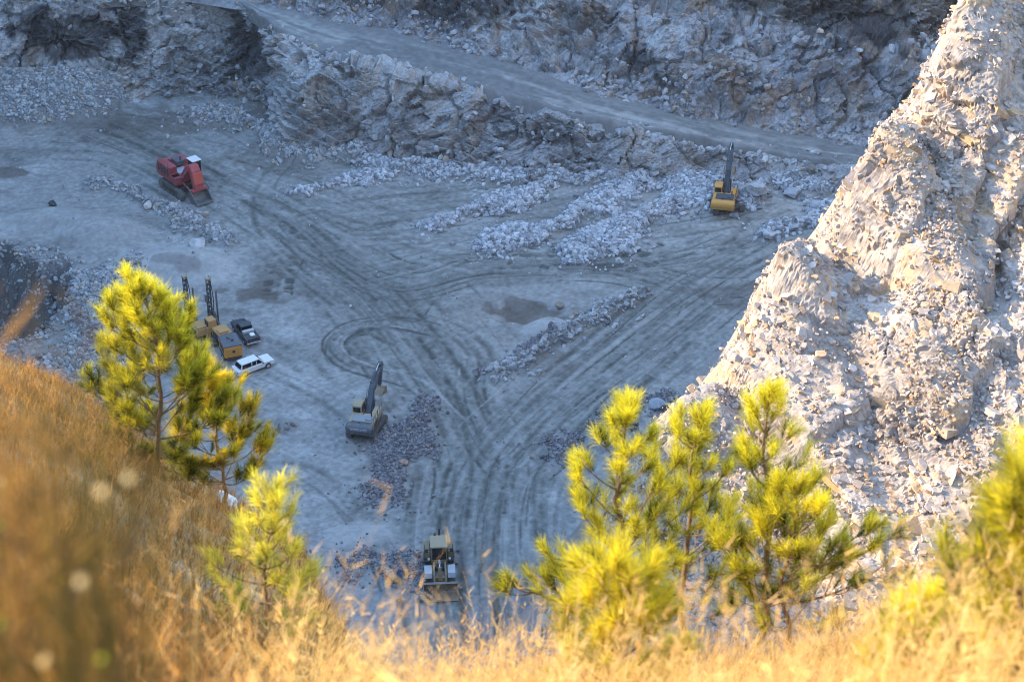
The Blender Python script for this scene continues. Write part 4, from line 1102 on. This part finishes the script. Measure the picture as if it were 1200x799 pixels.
# ---- two crawler excavators
def excavator(label, px, py, head, under, upper_m, hood_m, cab_m, boom_pts, stick_pts, boom_m, side_m, text=None, scale=1.0, bucket=True):
    t = thing("excavator", label, "excavator", spot(px, py), head, "excavators working on the pit floor", scale)
    U = Matrix.Rotation(math.radians(under), 4, 'Z')
    crawler(t, U, 4.2, .92, .6, 1.22)
    MB(U).box((0, 0, .62), (2.4, 1.9, .35)).rod((0, 0, .7), (0, 0, 1.1), .7, 18).build("undercarriage", M_dark, t)
    MB().box((-.4, 0, 1.25), (4.0, 2.5, .28)).build("slewing_platform", M_dark, t)
    cw = MB().prism([(-2.15, 1.12), (-2.1, 2.2), (-2.35, 2.25), (-2.85, 2.1), (-2.95, 1.7), (-2.8, 1.12)], -1.38, 1.38, .12).build("counterweight", upper_m, t)
    MB().box((-1.2, -.62, 1.75), (1.75, 1.4, .95), bev=.06).box((-1.2, .75, 1.75), (1.75, 1.15, .95), bev=.06).build("engine_housing", side_m, t)
    hood = MB().box((-1.45, -.1, 2.3), (1.25, 2.1, .16), bev=.05).box((-1.5, -.7, 2.42), (.7, .6, .12)).build("engine_hood", hood_m, t)
    MB().rod((-1.0, -.85, 2.3), (-1.0, -.85, 2.85), .07, 10).build("exhaust_pipe", M_dark, hood)
    for s, x0 in ((1, -1.85), (-1, -1.85)):
        MB().box((x0 + .65, s * 1.34, 1.75), (1.2, .03, .6), bev=.005).build("side_vent", M_dark, t)
    MB().box((.55, -.95, 1.75), (1.5, .75, .75), bev=.05).build("tank", side_m, t)
    cab = MB().prism([(-.35, 1.4), (-.35, 2.9), (.0, 3.02), (.95, 3.0), (1.35, 2.3), (1.4, 1.4)], .38, 1.32, .05).build("cab", cab_m, t)
    MB().box((-.37, .85, 2.45), (.04, .7, .62), bev=.01).box((.45, 1.335, 2.35), (1.0, .04, .95), bev=.01).box((.45, .37, 2.4), (1.0, .04, .8), bev=.01).prism([(1.28, 2.42), (1.0, 2.95), (.96, 2.93), (1.24, 2.4)], .48, 1.22, 0).build("cab_window", M_glass, cab)
    rl = MB()
    for (a_, b_) in (((-.3, -1.3), (1.2, -1.3)), ((-2.0, -1.3), (-.4, -1.3))):
        rl.rod((a_[0], a_[1], 2.75), (b_[0], b_[1], 2.75), .022, 5)
        for q in (0, .5, 1): rl.rod((a_[0] + (b_[0] - a_[0]) * q, a_[1], 2.1), (a_[0] + (b_[0] - a_[0]) * q, a_[1], 2.75), .022, 5)
    rl.build("handrail", M_dark, t)
    boom = MB().prism(boom_pts, -.30, .30, .05).build("boom", boom_m, t)
    for s in (1, -1):
        m_ = MB(); p0 = Vector((1.1, s * .45, 1.45)); p1 = Vector((boom_pts[2][0] - .1, s * .42, (boom_pts[2][1] + boom_pts[-3][1]) / 2 - .2)); pm = p0.lerp(p1, .58)
        cyl = m_.rod(p0, pm, .105).build("boom_cylinder", boom_m, t); MB().rod(pm, p1, .055).build("cylinder_rod", M_chrome, cyl)
    st = MB().prism(stick_pts, -.21, .21, .04).build("stick", boom_m, t)
    a_ = Vector((boom_pts[3][0] - 1.9, 0, boom_pts[3][1] + .0)); b_ = Vector((stick_pts[0][0], 0, stick_pts[0][1] + .1)); m_ = a_.lerp(b_, .6)
    cyl = MB().rod(a_, m_, .10).build("stick_cylinder", boom_m, boom); MB().rod(m_, b_, .055).build("cylinder_rod", M_chrome, cyl)
    e = stick_pts[3]
    if bucket:
        bk = MB(Matrix.Translation((e[0] - .35, 0, e[1] - 1.0)) @ Matrix.Rotation(math.radians(155), 4, 'Y') @ Matrix.Translation((0, 0, -.9)))
        bucket_shell(bk, 1.4, 1.25, 1.1).build("bucket", M_bucket, t)
        MB().bar((stick_pts[2][0] - .35, 0, stick_pts[2][1] - .3), (e[0] - .35, 0, e[1] - .45), .3, .14).build("bucket_link", M_dark, t)
    if text:
        cu = bpy.data.curves.new("lettering", 'FONT'); cu.body = text; cu.size = .42; cu.align_x = 'CENTER'; cu.align_y = 'CENTER'; cu.extrude = .012
        tmp = bpy.data.objects.new("lettering", cu); COL.objects.link(tmp); bpy.context.view_layer.update()
        me = bpy.data.meshes.new_from_object(tmp.evaluated_get(bpy.context.evaluated_depsgraph_get())); bpy.data.objects.remove(tmp)
        o = bpy.data.objects.new("lettering", me); COL.objects.link(o); o.parent = cw; me.materials.append(M_letter)
        o.matrix_local = Matrix.Translation((-2.945, 0, 1.88)) @ Matrix.Rotation(math.radians(-14), 4, 'Y') @ Matrix.Rotation(-math.pi / 2, 4, 'Z') @ Matrix.Rotation(math.pi / 2, 4, 'X') @ Matrix.Diagonal((1.25, 1, 1, 1))
    return t
def low(pts, k): return [(x, 1.5 + (z - 1.5) * k) for x, z in pts]
BO = [(.35, 1.5), (.9, 2.3), (2.2, 4.6), (4.0, 5.6), (5.9, 5.55), (6.0, 5.25), (4.2, 4.95), (2.9, 3.9), (1.1, 1.5)]
SO = [(5.3, 6.2), (5.75, 6.25), (6.3, 5.5), (6.15, 2.6), (5.9, 2.6), (5.6, 5.2)]
excavator("grey and tan excavator with grey counterweight, standing alone left of the main track", 430, 503, 78, -4, M_slate, M_midgrey, M_tan, low(BO, .68), low([(5.2, 5.95), (5.7, 6.1), (6.1, 5.5), (5.2, 2.5), (4.95, 2.6), (5.3, 5.0)], .68), M_boom, M_tan, "VOLVO", 1.0)
BY = [(.35, 1.5), (.8, 2.5), (1.6, 5.2), (2.9, 7.2), (4.3, 7.7), (4.5, 7.4), (3.5, 6.6), (2.4, 4.8), (1.1, 1.5)]
excavator("yellow excavator with dark upright boom beside the pale rubble and the largest boulder", 849, 244, 78, -62, M_yellow, M_boom, M_yellow, low(BY, .74), low([(3.9, 8.2), (4.3, 8.3), (4.75, 7.5), (4.3, 4.3), (4.05, 4.3), (4.1, 7.2)], .74), M_boom, M_yellow, None, 1.02)

# ---- wheel loader, seen from the front
def wheel(t, x, y, rad, wdt, rim_m, name="wheel", lugs=18):
    b = MB(); s = 1 if y > 0 else -1
    prof = [(rad * .55, -wdt / 2), (rad * .93, -wdt / 2), (rad, -wdt * .33), (rad, wdt * .33), (rad * .93, wdt / 2), (rad * .55, wdt / 2)]
    n = 28; rings = []
    for i in range(n):
        a = 2 * math.pi * i / n
        rings.append([b.bm.verts.new((x + q * math.sin(a), y + h, rad + q * math.cos(a))) for q, h in prof])
    for i in range(n):
        A, B = rings[i], rings[(i + 1) % n]
        for j in range(len(prof)): b.bm.faces.new((A[j], B[j], B[(j + 1) % len(prof)], A[(j + 1) % len(prof)]))
    for i in range(lugs):
        a = 2 * math.pi * i / lugs
        for sg in (1, -1):
            b.box((x + rad * math.sin(a + sg * .06), y + sg * wdt * .24, rad + rad * math.cos(a + sg * .06)), (.10, wdt * .42, .10), (0, a + sg * .06, sg * .0), bev=0)
    bmesh.ops.recalc_face_normals(b.bm, faces=b.bm.faces)
    w_ = b.build(name, M_rubber, t)
    MB().rod((x, y - wdt * .32, rad), (x, y + wdt * .32, rad), rad * .57, 18).rod((x, y + s * wdt * .3, rad), (x, y + s * wdt * .42, rad), rad * .26, 12).build("rim", rim_m, w_)
    return w_
def loader():
    t = thing("wheel_loader", "dusty tan wheel loader facing the camera with its bucket down on the main track", "wheel loader", spot(515, 671), -86, scale=1.0)
    for x in (1.55, -1.75):
        for s in (1, -1): wheel(t, x, s * 1.05, .80, .62, M_loader)
    MB().box((1.4, 0, 1.0), (1.9, .95, .75)).build("front_frame", M_loader, t)
    MB().box((-1.2, 0, 1.15), (3.4, 1.15, .6)).box((-2.75, 0, 1.1), (.5, 2.1, .8)).build("rear_frame", M_loader, t)
    for s in (1, -1):
        MB().prism([(.85, 1.35), (.95, 1.72), (2.15, 1.72), (2.35, 1.3), (2.25, 1.3), (2.1, 1.64), (1.0, 1.64), (.92, 1.35)], s * 1.05 - .34, s * 1.05 + .34, .01).build("front_fender", M_lgrey, t)
        MB().prism([(-.7, 1.2), (-.9, 1.78), (-2.5, 1.8), (-2.6, 1.66), (-1.0, 1.66), (-.8, 1.2)], s * 1.12 - .3, s * 1.12 + .3, .01).build("rear_fender", M_loader, t)
        MB().box((-.75, s * 1.12, .95), (.5, .5, .12)).build("access_step", M_dark, t)
        MB().rod((-.1, s * 1.28, 1.7), (-.1, s * 1.28, 2.6), .03, 6).rod((-.1, s * 1.28, 2.6), (-.9, s * 1.28, 2.6), .03, 6).rod((-.9, s * 1.28, 2.6), (-.9, s * 1.28, 1.7), .03, 6).build("handrail", M_dark, t)
        MB().box((.55, s * .95, 2.05), (.22, .22, .2)).build("headlight", M_lgrey, t)
        MB().box((.2, s * 1.12, 2.75), (.1, .28, .42)).rod((.1, s * .85, 2.8), (.2, s * 1.1, 2.8), .025, 5).build("mirror", M_dark, t)
    MB().prism([(-3.0, 1.3), (-3.0, 2.15), (-1.35, 2.35), (-1.35, 1.3)], -.78, .78, .06).build("engine_hood", M_loader, t)
    MB().rod((-1.75, .1, 2.2), (-1.75, .1, 3.75), .095, 12).rod((-2.3, -.3, 2.2), (-2.3, -.3, 2.75), .12, 12).build("exhaust_stack", M_dark, t)
    cab = MB()
    for (x, y) in ((.28, .68), (.28, -.68), (-1.2, .72), (-1.2, -.72)): cab.bar((x, y, 1.5), (x - .1 * (x > 0), y * .96, 3.15), .11, .11)
    cab.box((-.45, 0, 1.6), (1.6, 1.5, .35)).box((-1.22, 0, 2.3), (.08, 1.4, 1.5))
    cb = cab.build("cab", M_loader, t)
    MB().box((-.48, 0, 3.22), (1.8, 1.62, .15), bev=.05).build("cab_roof", M_tan, cb)
    MB().box((.235, 0, 2.42), (.04, 1.25, 1.3), (0, -.06, 0), bev=0).box((-.45, .70, 2.45), (1.3, .03, 1.2), bev=0).box((-.45, -.70, 2.45), (1.3, .03, 1.2), bev=0).build("cab_window", M_glass, cb)
    for s in (1, -1):
        MB().prism([(.75, 1.9), (1.0, 2.1), (2.2, 1.55), (3.05, .55), (2.95, .3), (2.7, .45), (1.95, 1.25), (.85, 1.6)], s * .52 - .09, s * .52 + .09, .02).build("lift_arm", M_loader, t)
        c_ = MB().rod((.8, s * .35, 1.15), (1.6, s * .35, 1.3), .1).build("lift_cylinder", M_dark, t); MB().rod((1.6, s * .35, 1.3), (2.2, s * .42, 1.4), .05).build("cylinder_rod", M_chrome, c_)
    MB().prism([(1.7, 2.1), (1.95, 2.15), (2.45, 1.1), (2.3, 1.0), (1.8, 1.3)], -.16, .16, .03).build("bell_crank", M_loader, t)
    c_ = MB().rod((.7, 0, 2.0), (1.4, 0, 2.15), .1).build("tilt_cylinder", M_lgrey, t); MB().rod((1.4, 0, 2.15), (1.85, 0, 2.1), .055).build("cylinder_rod", M_chrome, c_)
    MB().box((1.1, 0, 1.5), (.7, .8, .5)).build("front_tower", M_dark, t)
    bk = MB(Matrix.Translation((3.5, 0, .05)))
    bucket_shell(bk, 3.15, 1.35, 1.25, teeth=False).build("bucket", M_bucket, t)
    MB().box((3.05, 0, 1.28), (.3, 3.15, .09)).build("spill_guard", M_steel, t)
loader()

# ---- pickups
def pickup(name, label, px, py, head, paint, canopy, bed_m=None, scale=1.0):
    t = thing(name, label, "pickup truck", spot(px, py), head, None, scale)
    # side outline: x forward, z up; wheel arches cut into it
    def arch(cx, r_=.47): return [(cx + r_ * math.cos(a), .38 + r_ * math.sin(a)) for a in np.linspace(0.12, math.pi - .12, 9)]
    low = [(2.78, .45), (2.80, .85), (2.72, 1.03), (1.35, 1.14), (-2.72, 1.12), (-2.80, .95), (-2.78, .5)]
    prof = low + list(reversed(arch(-1.75))) + list(reversed(arch(1.75)))
    b = MB().prism(prof, -.95, .95, .04)
    body = b.build("body", paint, t)
    def hoopbox(x0, x1, zt, tin, xf, xr, nm, m):
        return MB().taper([(x0, -.88), (x1, -.88), (x1, .88), (x0, .88)], [(x0 + xr, -.70), (x1 - xf, -.70), (x1 - xf, .70), (x0 + xr, .70)], 1.10, zt, .04).build(nm, m, t)
    cab = hoopbox(-.75 if not canopy else -2.3, 1.3, 1.85, 0, .75, .22 if not canopy else .3, "cab", paint)
    def glass(pts): 
        g_ = MB(); vs = [g_.bm.verts.new(p) for p in pts]; f_ = g_.bm.faces.new(vs)
        bmesh.ops.solidify(g_.bm, geom=[f_], thickness=.012); g_.build("window", M_glass, cab)
    for s in (1, -1):
        def yy(z): return s * (.88 - .18 * (z - 1.10) / .75 + .012)
        segs = [(.12, 1.0, .12, .52), (-.58, .06, -.50, .06)] + ([(-2.1, -.68, -1.95, -.62)] if canopy else [])
        for (a0, a1, t0, t1) in segs:
            glass([(a0, yy(1.2), 1.2), (a1, yy(1.2), 1.2), (t1, yy(1.75), 1.75), (t0, yy(1.75), 1.75)])
    glass([(1.24, -.76, 1.19), (1.24, .76, 1.19), (.66, .66, 1.77), (.66, -.66, 1.77)])
    rx0, rx1 = (-.72, -.56) if not canopy else (-2.3, -2.07)
    glass([(rx0, -.72, 1.22), (rx0, .72, 1.22), (rx1, .64, 1.75), (rx1, -.64, 1.75)])
    if not canopy:
        MB().box((-1.75, 0, 1.128), (1.75, 1.58, .02), bev=0).build("bed", M_dark, t)
        for s in (1, -1): MB().box((-1.75, s * .86, 1.17), (1.9, .16, .10)).build("bed_rail", paint, t)
        MB().box((-2.72, 0, 1.15), (.10, 1.86, .12)).build("tailgate", paint, t)
        MB().box((-1.05, 0, 1.32), (.5, 1.5, .36)).build("tool_box", M_lgrey, t)
        MB().box((-1.9, -.2, 1.24), (.7, .6, .2)).build("bed_load", bed_m or M_lgrey, t)
    MB().box((2.83, 0, .62), (.12, 1.8, .24)).build("front_bumper", M_lgrey if not canopy else paint, t)
    MB().box((-2.85, 0, .60), (.14, 1.8, .22)).build("rear_bumper", M_chrome, t)
    MB().box((2.80, 0, .87), (.05, 1.1, .22), bev=.01).build("grille", M_dark, t)
    for s in (1, -1):
        MB().box((2.76, s * .74, .90), (.12, .34, .18)).build("headlight", M_lgrey, t)
        MB().box((-2.79, s * .86, .92), (.06, .14, .34), bev=.01).build("tail_light", M_red, t)
        MB().box((.95, s * 1.05, 1.22), (.12, .2, .18)).build("side_mirror", M_dark, t)
        for x in (1.75, -1.75):
            w_ = MB().rod((x, s * .70, .38), (x, s * .96, .38), .38, 20).build("wheel", M_rubber, t)
            MB().rod((x, s * .93, .38), (x, s * .975, .38), .22, 14).build("rim", M_lgrey, w_)
    return t
pickup("pickup_truck", "black pickup truck with an open bed parked behind the drill rigs", 288, 394, 118, M_black, False, M_white, .86)
pickup("pickup_truck", "white pickup truck with a closed canopy parked below the orange trailer", 297, 433, 37, M_white, True, None, .80)

# ---- orange compressor trailer
def trailer():
    t = thing("compressor_trailer", "orange box trailer with a dark grey roof between the two pickups", "trailer", spot(271, 417), -69)
    MB().prism([(-1.25, .62), (-1.25, 1.9), (1.2, 1.9), (1.3, 1.75), (1.3, .62)], -.95, .95, .05).build("housing", M_orange, t)
    rf = MB().box((0, 0, 1.95), (2.6, 1.98, .12), bev=.03).build("roof", M_slate, t)
    MB().rod((.2, .2, 2.0), (.2, .2, 2.16), .16, 10).box((-.4, -.1, 2.05), (.5, .35, .1)).build("vent_cap", M_dark, rf)
    for y in (-.42, .42): MB().box((1.31, y, 1.25), (.03, .62, .75), bev=.01).build("door_panel", M_yellow, t)
    MB().box((1.325, 0.05, 1.3), (.03, .3, .3), bev=.01).build("vent_grille", M_dark, t)
    for x in (-.6, .1, .7): MB().box((x, -.96, 1.35), (.5, .03, .6), bev=.01).build("side_grille", M_dark, t)
    MB().box((0, 0, .5), (2.7, 1.5, .2)).bar((-1.3, 0, .5), (-2.3, 0, .45), .15, .12).build("chassis", M_dark, t)
    for s in (1, -1):
        for x in (.45, -.35): w_ = MB().rod((x, s * .78, .36), (x, s * 1.0, .36), .36, 18).build("wheel", M_rubber, t); MB().rod((x, s * .97, .36), (x, s * 1.02, .36), .18, 12).build("rim", M_lgrey, w_)
        MB().box((.05, s * .9, .78), (1.75, .3, .06)).build("mudguard", M_dark, t)
trailer()

# ---- drill rigs
def drill_rig(label, px, py, head, mast_h, body_m):
    t = thing("drill_rig", label, "drill rig", spot(px, py), head, "blast hole drill rigs behind the left pine")
    crawler(t, Matrix.Identity(4), 3.0, .75, .38, .95)
    MB().box((0, 0, .7), (2.0, 1.5, .35)).build("undercarriage", M_dark, t)
    MB().box((-1.1, 0, 1.35), (1.9, 1.6, .95), bev=.08).box((-1.6, .1, 1.9), (.8, 1.1, .2)).build("engine_housing", body_m, t)
    for s in (1, -1): MB().box((-1.2, s * .82, 1.35), (1.2, .03, .6), bev=0).build("vent_grille", M_dark, t)
    cab = MB().box((.45, .55, 1.8), (1.1, .95, 1.5), bev=.06).build("cab", body_m, t)
    MB().box((1.01, .55, 2.0), (.03, .75, .9), bev=0).box((.45, 1.04, 2.0), (.85, .03, .85), bev=0).build("cab_window", M_glass, cab)
    MB().prism([(.3, 1.0), (.2, 1.35), (1.6, 2.5), (2.4, 2.2), (2.35, 1.95), (1.65, 2.15)], -.55, -.25, .03).build("boom", M_dark, t)
    ms = MB(); x, y = 2.5, -.4
    for dx in (-.16, .16):
        for dy in (-.16, .16): ms.bar((x + dx, y + dy, .35), (x + dx, y + dy, mast_h), .07, .07, 0)
    for z in np.arange(.5, mast_h, .55): ms.box((x, y, z), (.36, .36, .05), bev=0); ms.bar((x - .16, y - .16, z), (x + .16, y - .16, z + .5), .04, .04, 0)
    mast = ms.build("mast", M_dark, t)
    MB().box((x + .05, y + .3, mast_h * .62), (.3, .35, .9)).build("rotary_head", M_steel, mast)
    MB().rod((x + .05, y + .3, .2), (x + .05, y + .3, mast_h * .6), .06, 8).build("drill_rod", M_steel, mast)
    MB().box((x, y, mast_h + .05), (.5, .5, .25)).rod((x, y - .3, mast_h - .8), (x, y - .3, mast_h + .3), .05, 6).build("mast_head", M_tan, mast)
    hs = MB(); prev = None
    for a in np.linspace(0, 1, 9):
        p = (x - .35 - .5 * math.sin(a * math.pi), y - .1, mast_h * (1 - a) + 1.6 * a)
        if prev: hs.rod(prev, p, .05, 6)
        prev = p
    hs.build("hose", M_dark, mast)
    MB().rod((x - .5, y - .6, .5), (x - .5, y - .6, mast_h * .78), .11, 8).build("rod_carousel", M_steel, mast)
    MB().box((-1.9, -.5, 1.2), (.6, .5, 1.2)).build("dust_collector", body_m, t)
drill_rig("tan drill rig with a tall lattice mast, right beside the orange trailer", 256, 397, 122, 6.1, M_rig)
drill_rig("drill rig whose dark double mast shows left of the other rig through the pine", 230, 392, 125, 5.9, M_rig)

# ---- boulders
def boulder(label, px, py, size, seed, colr=(.38, .38, .40), flat=.7, name="boulder", group=None):
    r = np.random.default_rng(seed)
    V, F = ico(4)
    p = np.sign(V) * np.abs(V) ** .75
    for _ in range(9):
        n_ = r.normal(size=3); n_ /= np.linalg.norm(n_); h_ = r.uniform(.55, .85); dd = p @ n_; p = p - np.outer(np.clip(dd - h_, 0, None), n_)
    p = p * np.array([r.uniform(.85, 1.25), r.uniform(.8, 1.1), flat])
    b1_, _h = blocky(p * 1.6 + seed, seed, 1.0); p = p * (1 + .10 * fbm(p * 2.2 + seed, 4, seed) + .10 * b1_)[:, None]
    n_ = fbm(p * 2 + 9, 4, seed + 3)[:, None]
    c_ = np.array(colr) * (1 + .45 * n_)
    o = raw_mesh(name, p * size / 2, F, M_rubble, c_)
    x, y, z = spot(px, py); o.location = (x, y, z + size * flat * .32); o.rotation_euler = (0, 0, r.uniform(0, 6))
    return put(o, label, "boulder", group)
boulder("largest pale boulder just right of the yellow excavator", 885, 228, 2.5, 1, (.44, .43, .43), .85)
boulder("broad flat boulder further right of the yellow excavator, against the bank", 928, 230, 2.4, 2, flat=.55)
boulder("tilted slab boulder at the foot of the sunlit spur's top", 956, 243, 2.0, 3, flat=.6)
boulder("pale angular boulder lying alone right of the rubble fingers below the slab", 903, 274, 1.6, 4, (.46, .45, .45))
boulder("low boulder beside the alone lying angular one", 930, 266, 1.3, 5, (.36, .36, .38), .6)
boulder("small rounded boulder on the ramp bank above the yellow excavator", 868, 222, 1.3, 6)
boulder("pinkish pale block in the rubble line below the red shovel", 172, 239, 1.5, 7, (.52, .46, .42), .6)
boulder("pale slab boulder at the end of the rubble line below the red shovel", 233, 289, 2.2, 8, (.48, .46, .44), .4)
boulder("black boulder standing alone on the pit floor at the far left", 62, 241, 1.0, 9, (.07, .07, .08), .8)
boulder("brownish boulder at the rim of the wet hollow", 656, 360, 1.3, 10, (.30, .25, .20), .4)
boulder("grey slab boulder on the pit floor left of the spur's foot", 770, 474, 2.2, 11, (.34, .35, .38), .4)
boulder("dark blue-grey boulder at the pit edge left of the loader bucket", 462, 676, 1.8, 12, (.10, .11, .14), .6)
boulder("reddish stone in the dark rubble right of the grey excavator", 472, 541, .9, 13, (.42, .27, .2), .6)
boulder("grey slab on the pit floor above the slender pine", 757, 505, 1.7, 14, (.24, .25, .28), .45)
# a pale stone on the near slope
o = boulder("white stone lying in the grass at the foot of the round yellow pine", 253, 549, .42, 15, (.75, .72, .66), .5)
x, y = (253 - 600) / FPX * 22.0 * 1.21, 22.0
o.location = (x, y, float(hill_z(x, y)) + .12)

# ------------------------------------------------------------------ air in the pit
zs = [min((o.matrix_world @ Vector(b))[2] for b in o.bound_box) for o in S.objects if o.type == 'MESH' and o.parent is None]
zt = [max((o.matrix_world @ Vector(b))[2] for b in o.bound_box) for o in S.objects if o.type == 'MESH' and o.parent is None]
z0, z1 = min(zs) - 1, max(max(zt), CAM_Z) + 2
m = bpy.data.materials.new("haze"); m.use_nodes = True; N = m.node_tree.nodes; N.remove(N["Principled BSDF"])
pv = N.new("ShaderNodeVolumePrincipled"); pv.inputs["Color"].default_value = (0.86, 0.90, 0.97, 1); pv.inputs["Density"].default_value = 0.00009; pv.inputs["Anisotropy"].default_value = 0.2
m.node_tree.links.new(pv.outputs[0], N["Material Output"].inputs["Volume"])
b = bmesh.new(); bmesh.ops.create_cube(b, size=1); me = bpy.data.meshes.new("haze"); b.to_mesh(me); b.free(); me.materials.append(m)
hz = bpy.data.objects.new("haze", me); COL.objects.link(hz); hz.scale = (5200, 5200, z1 - z0); hz.location = (0, 0, (z0 + z1) / 2)
put(hz, kind='stuff')
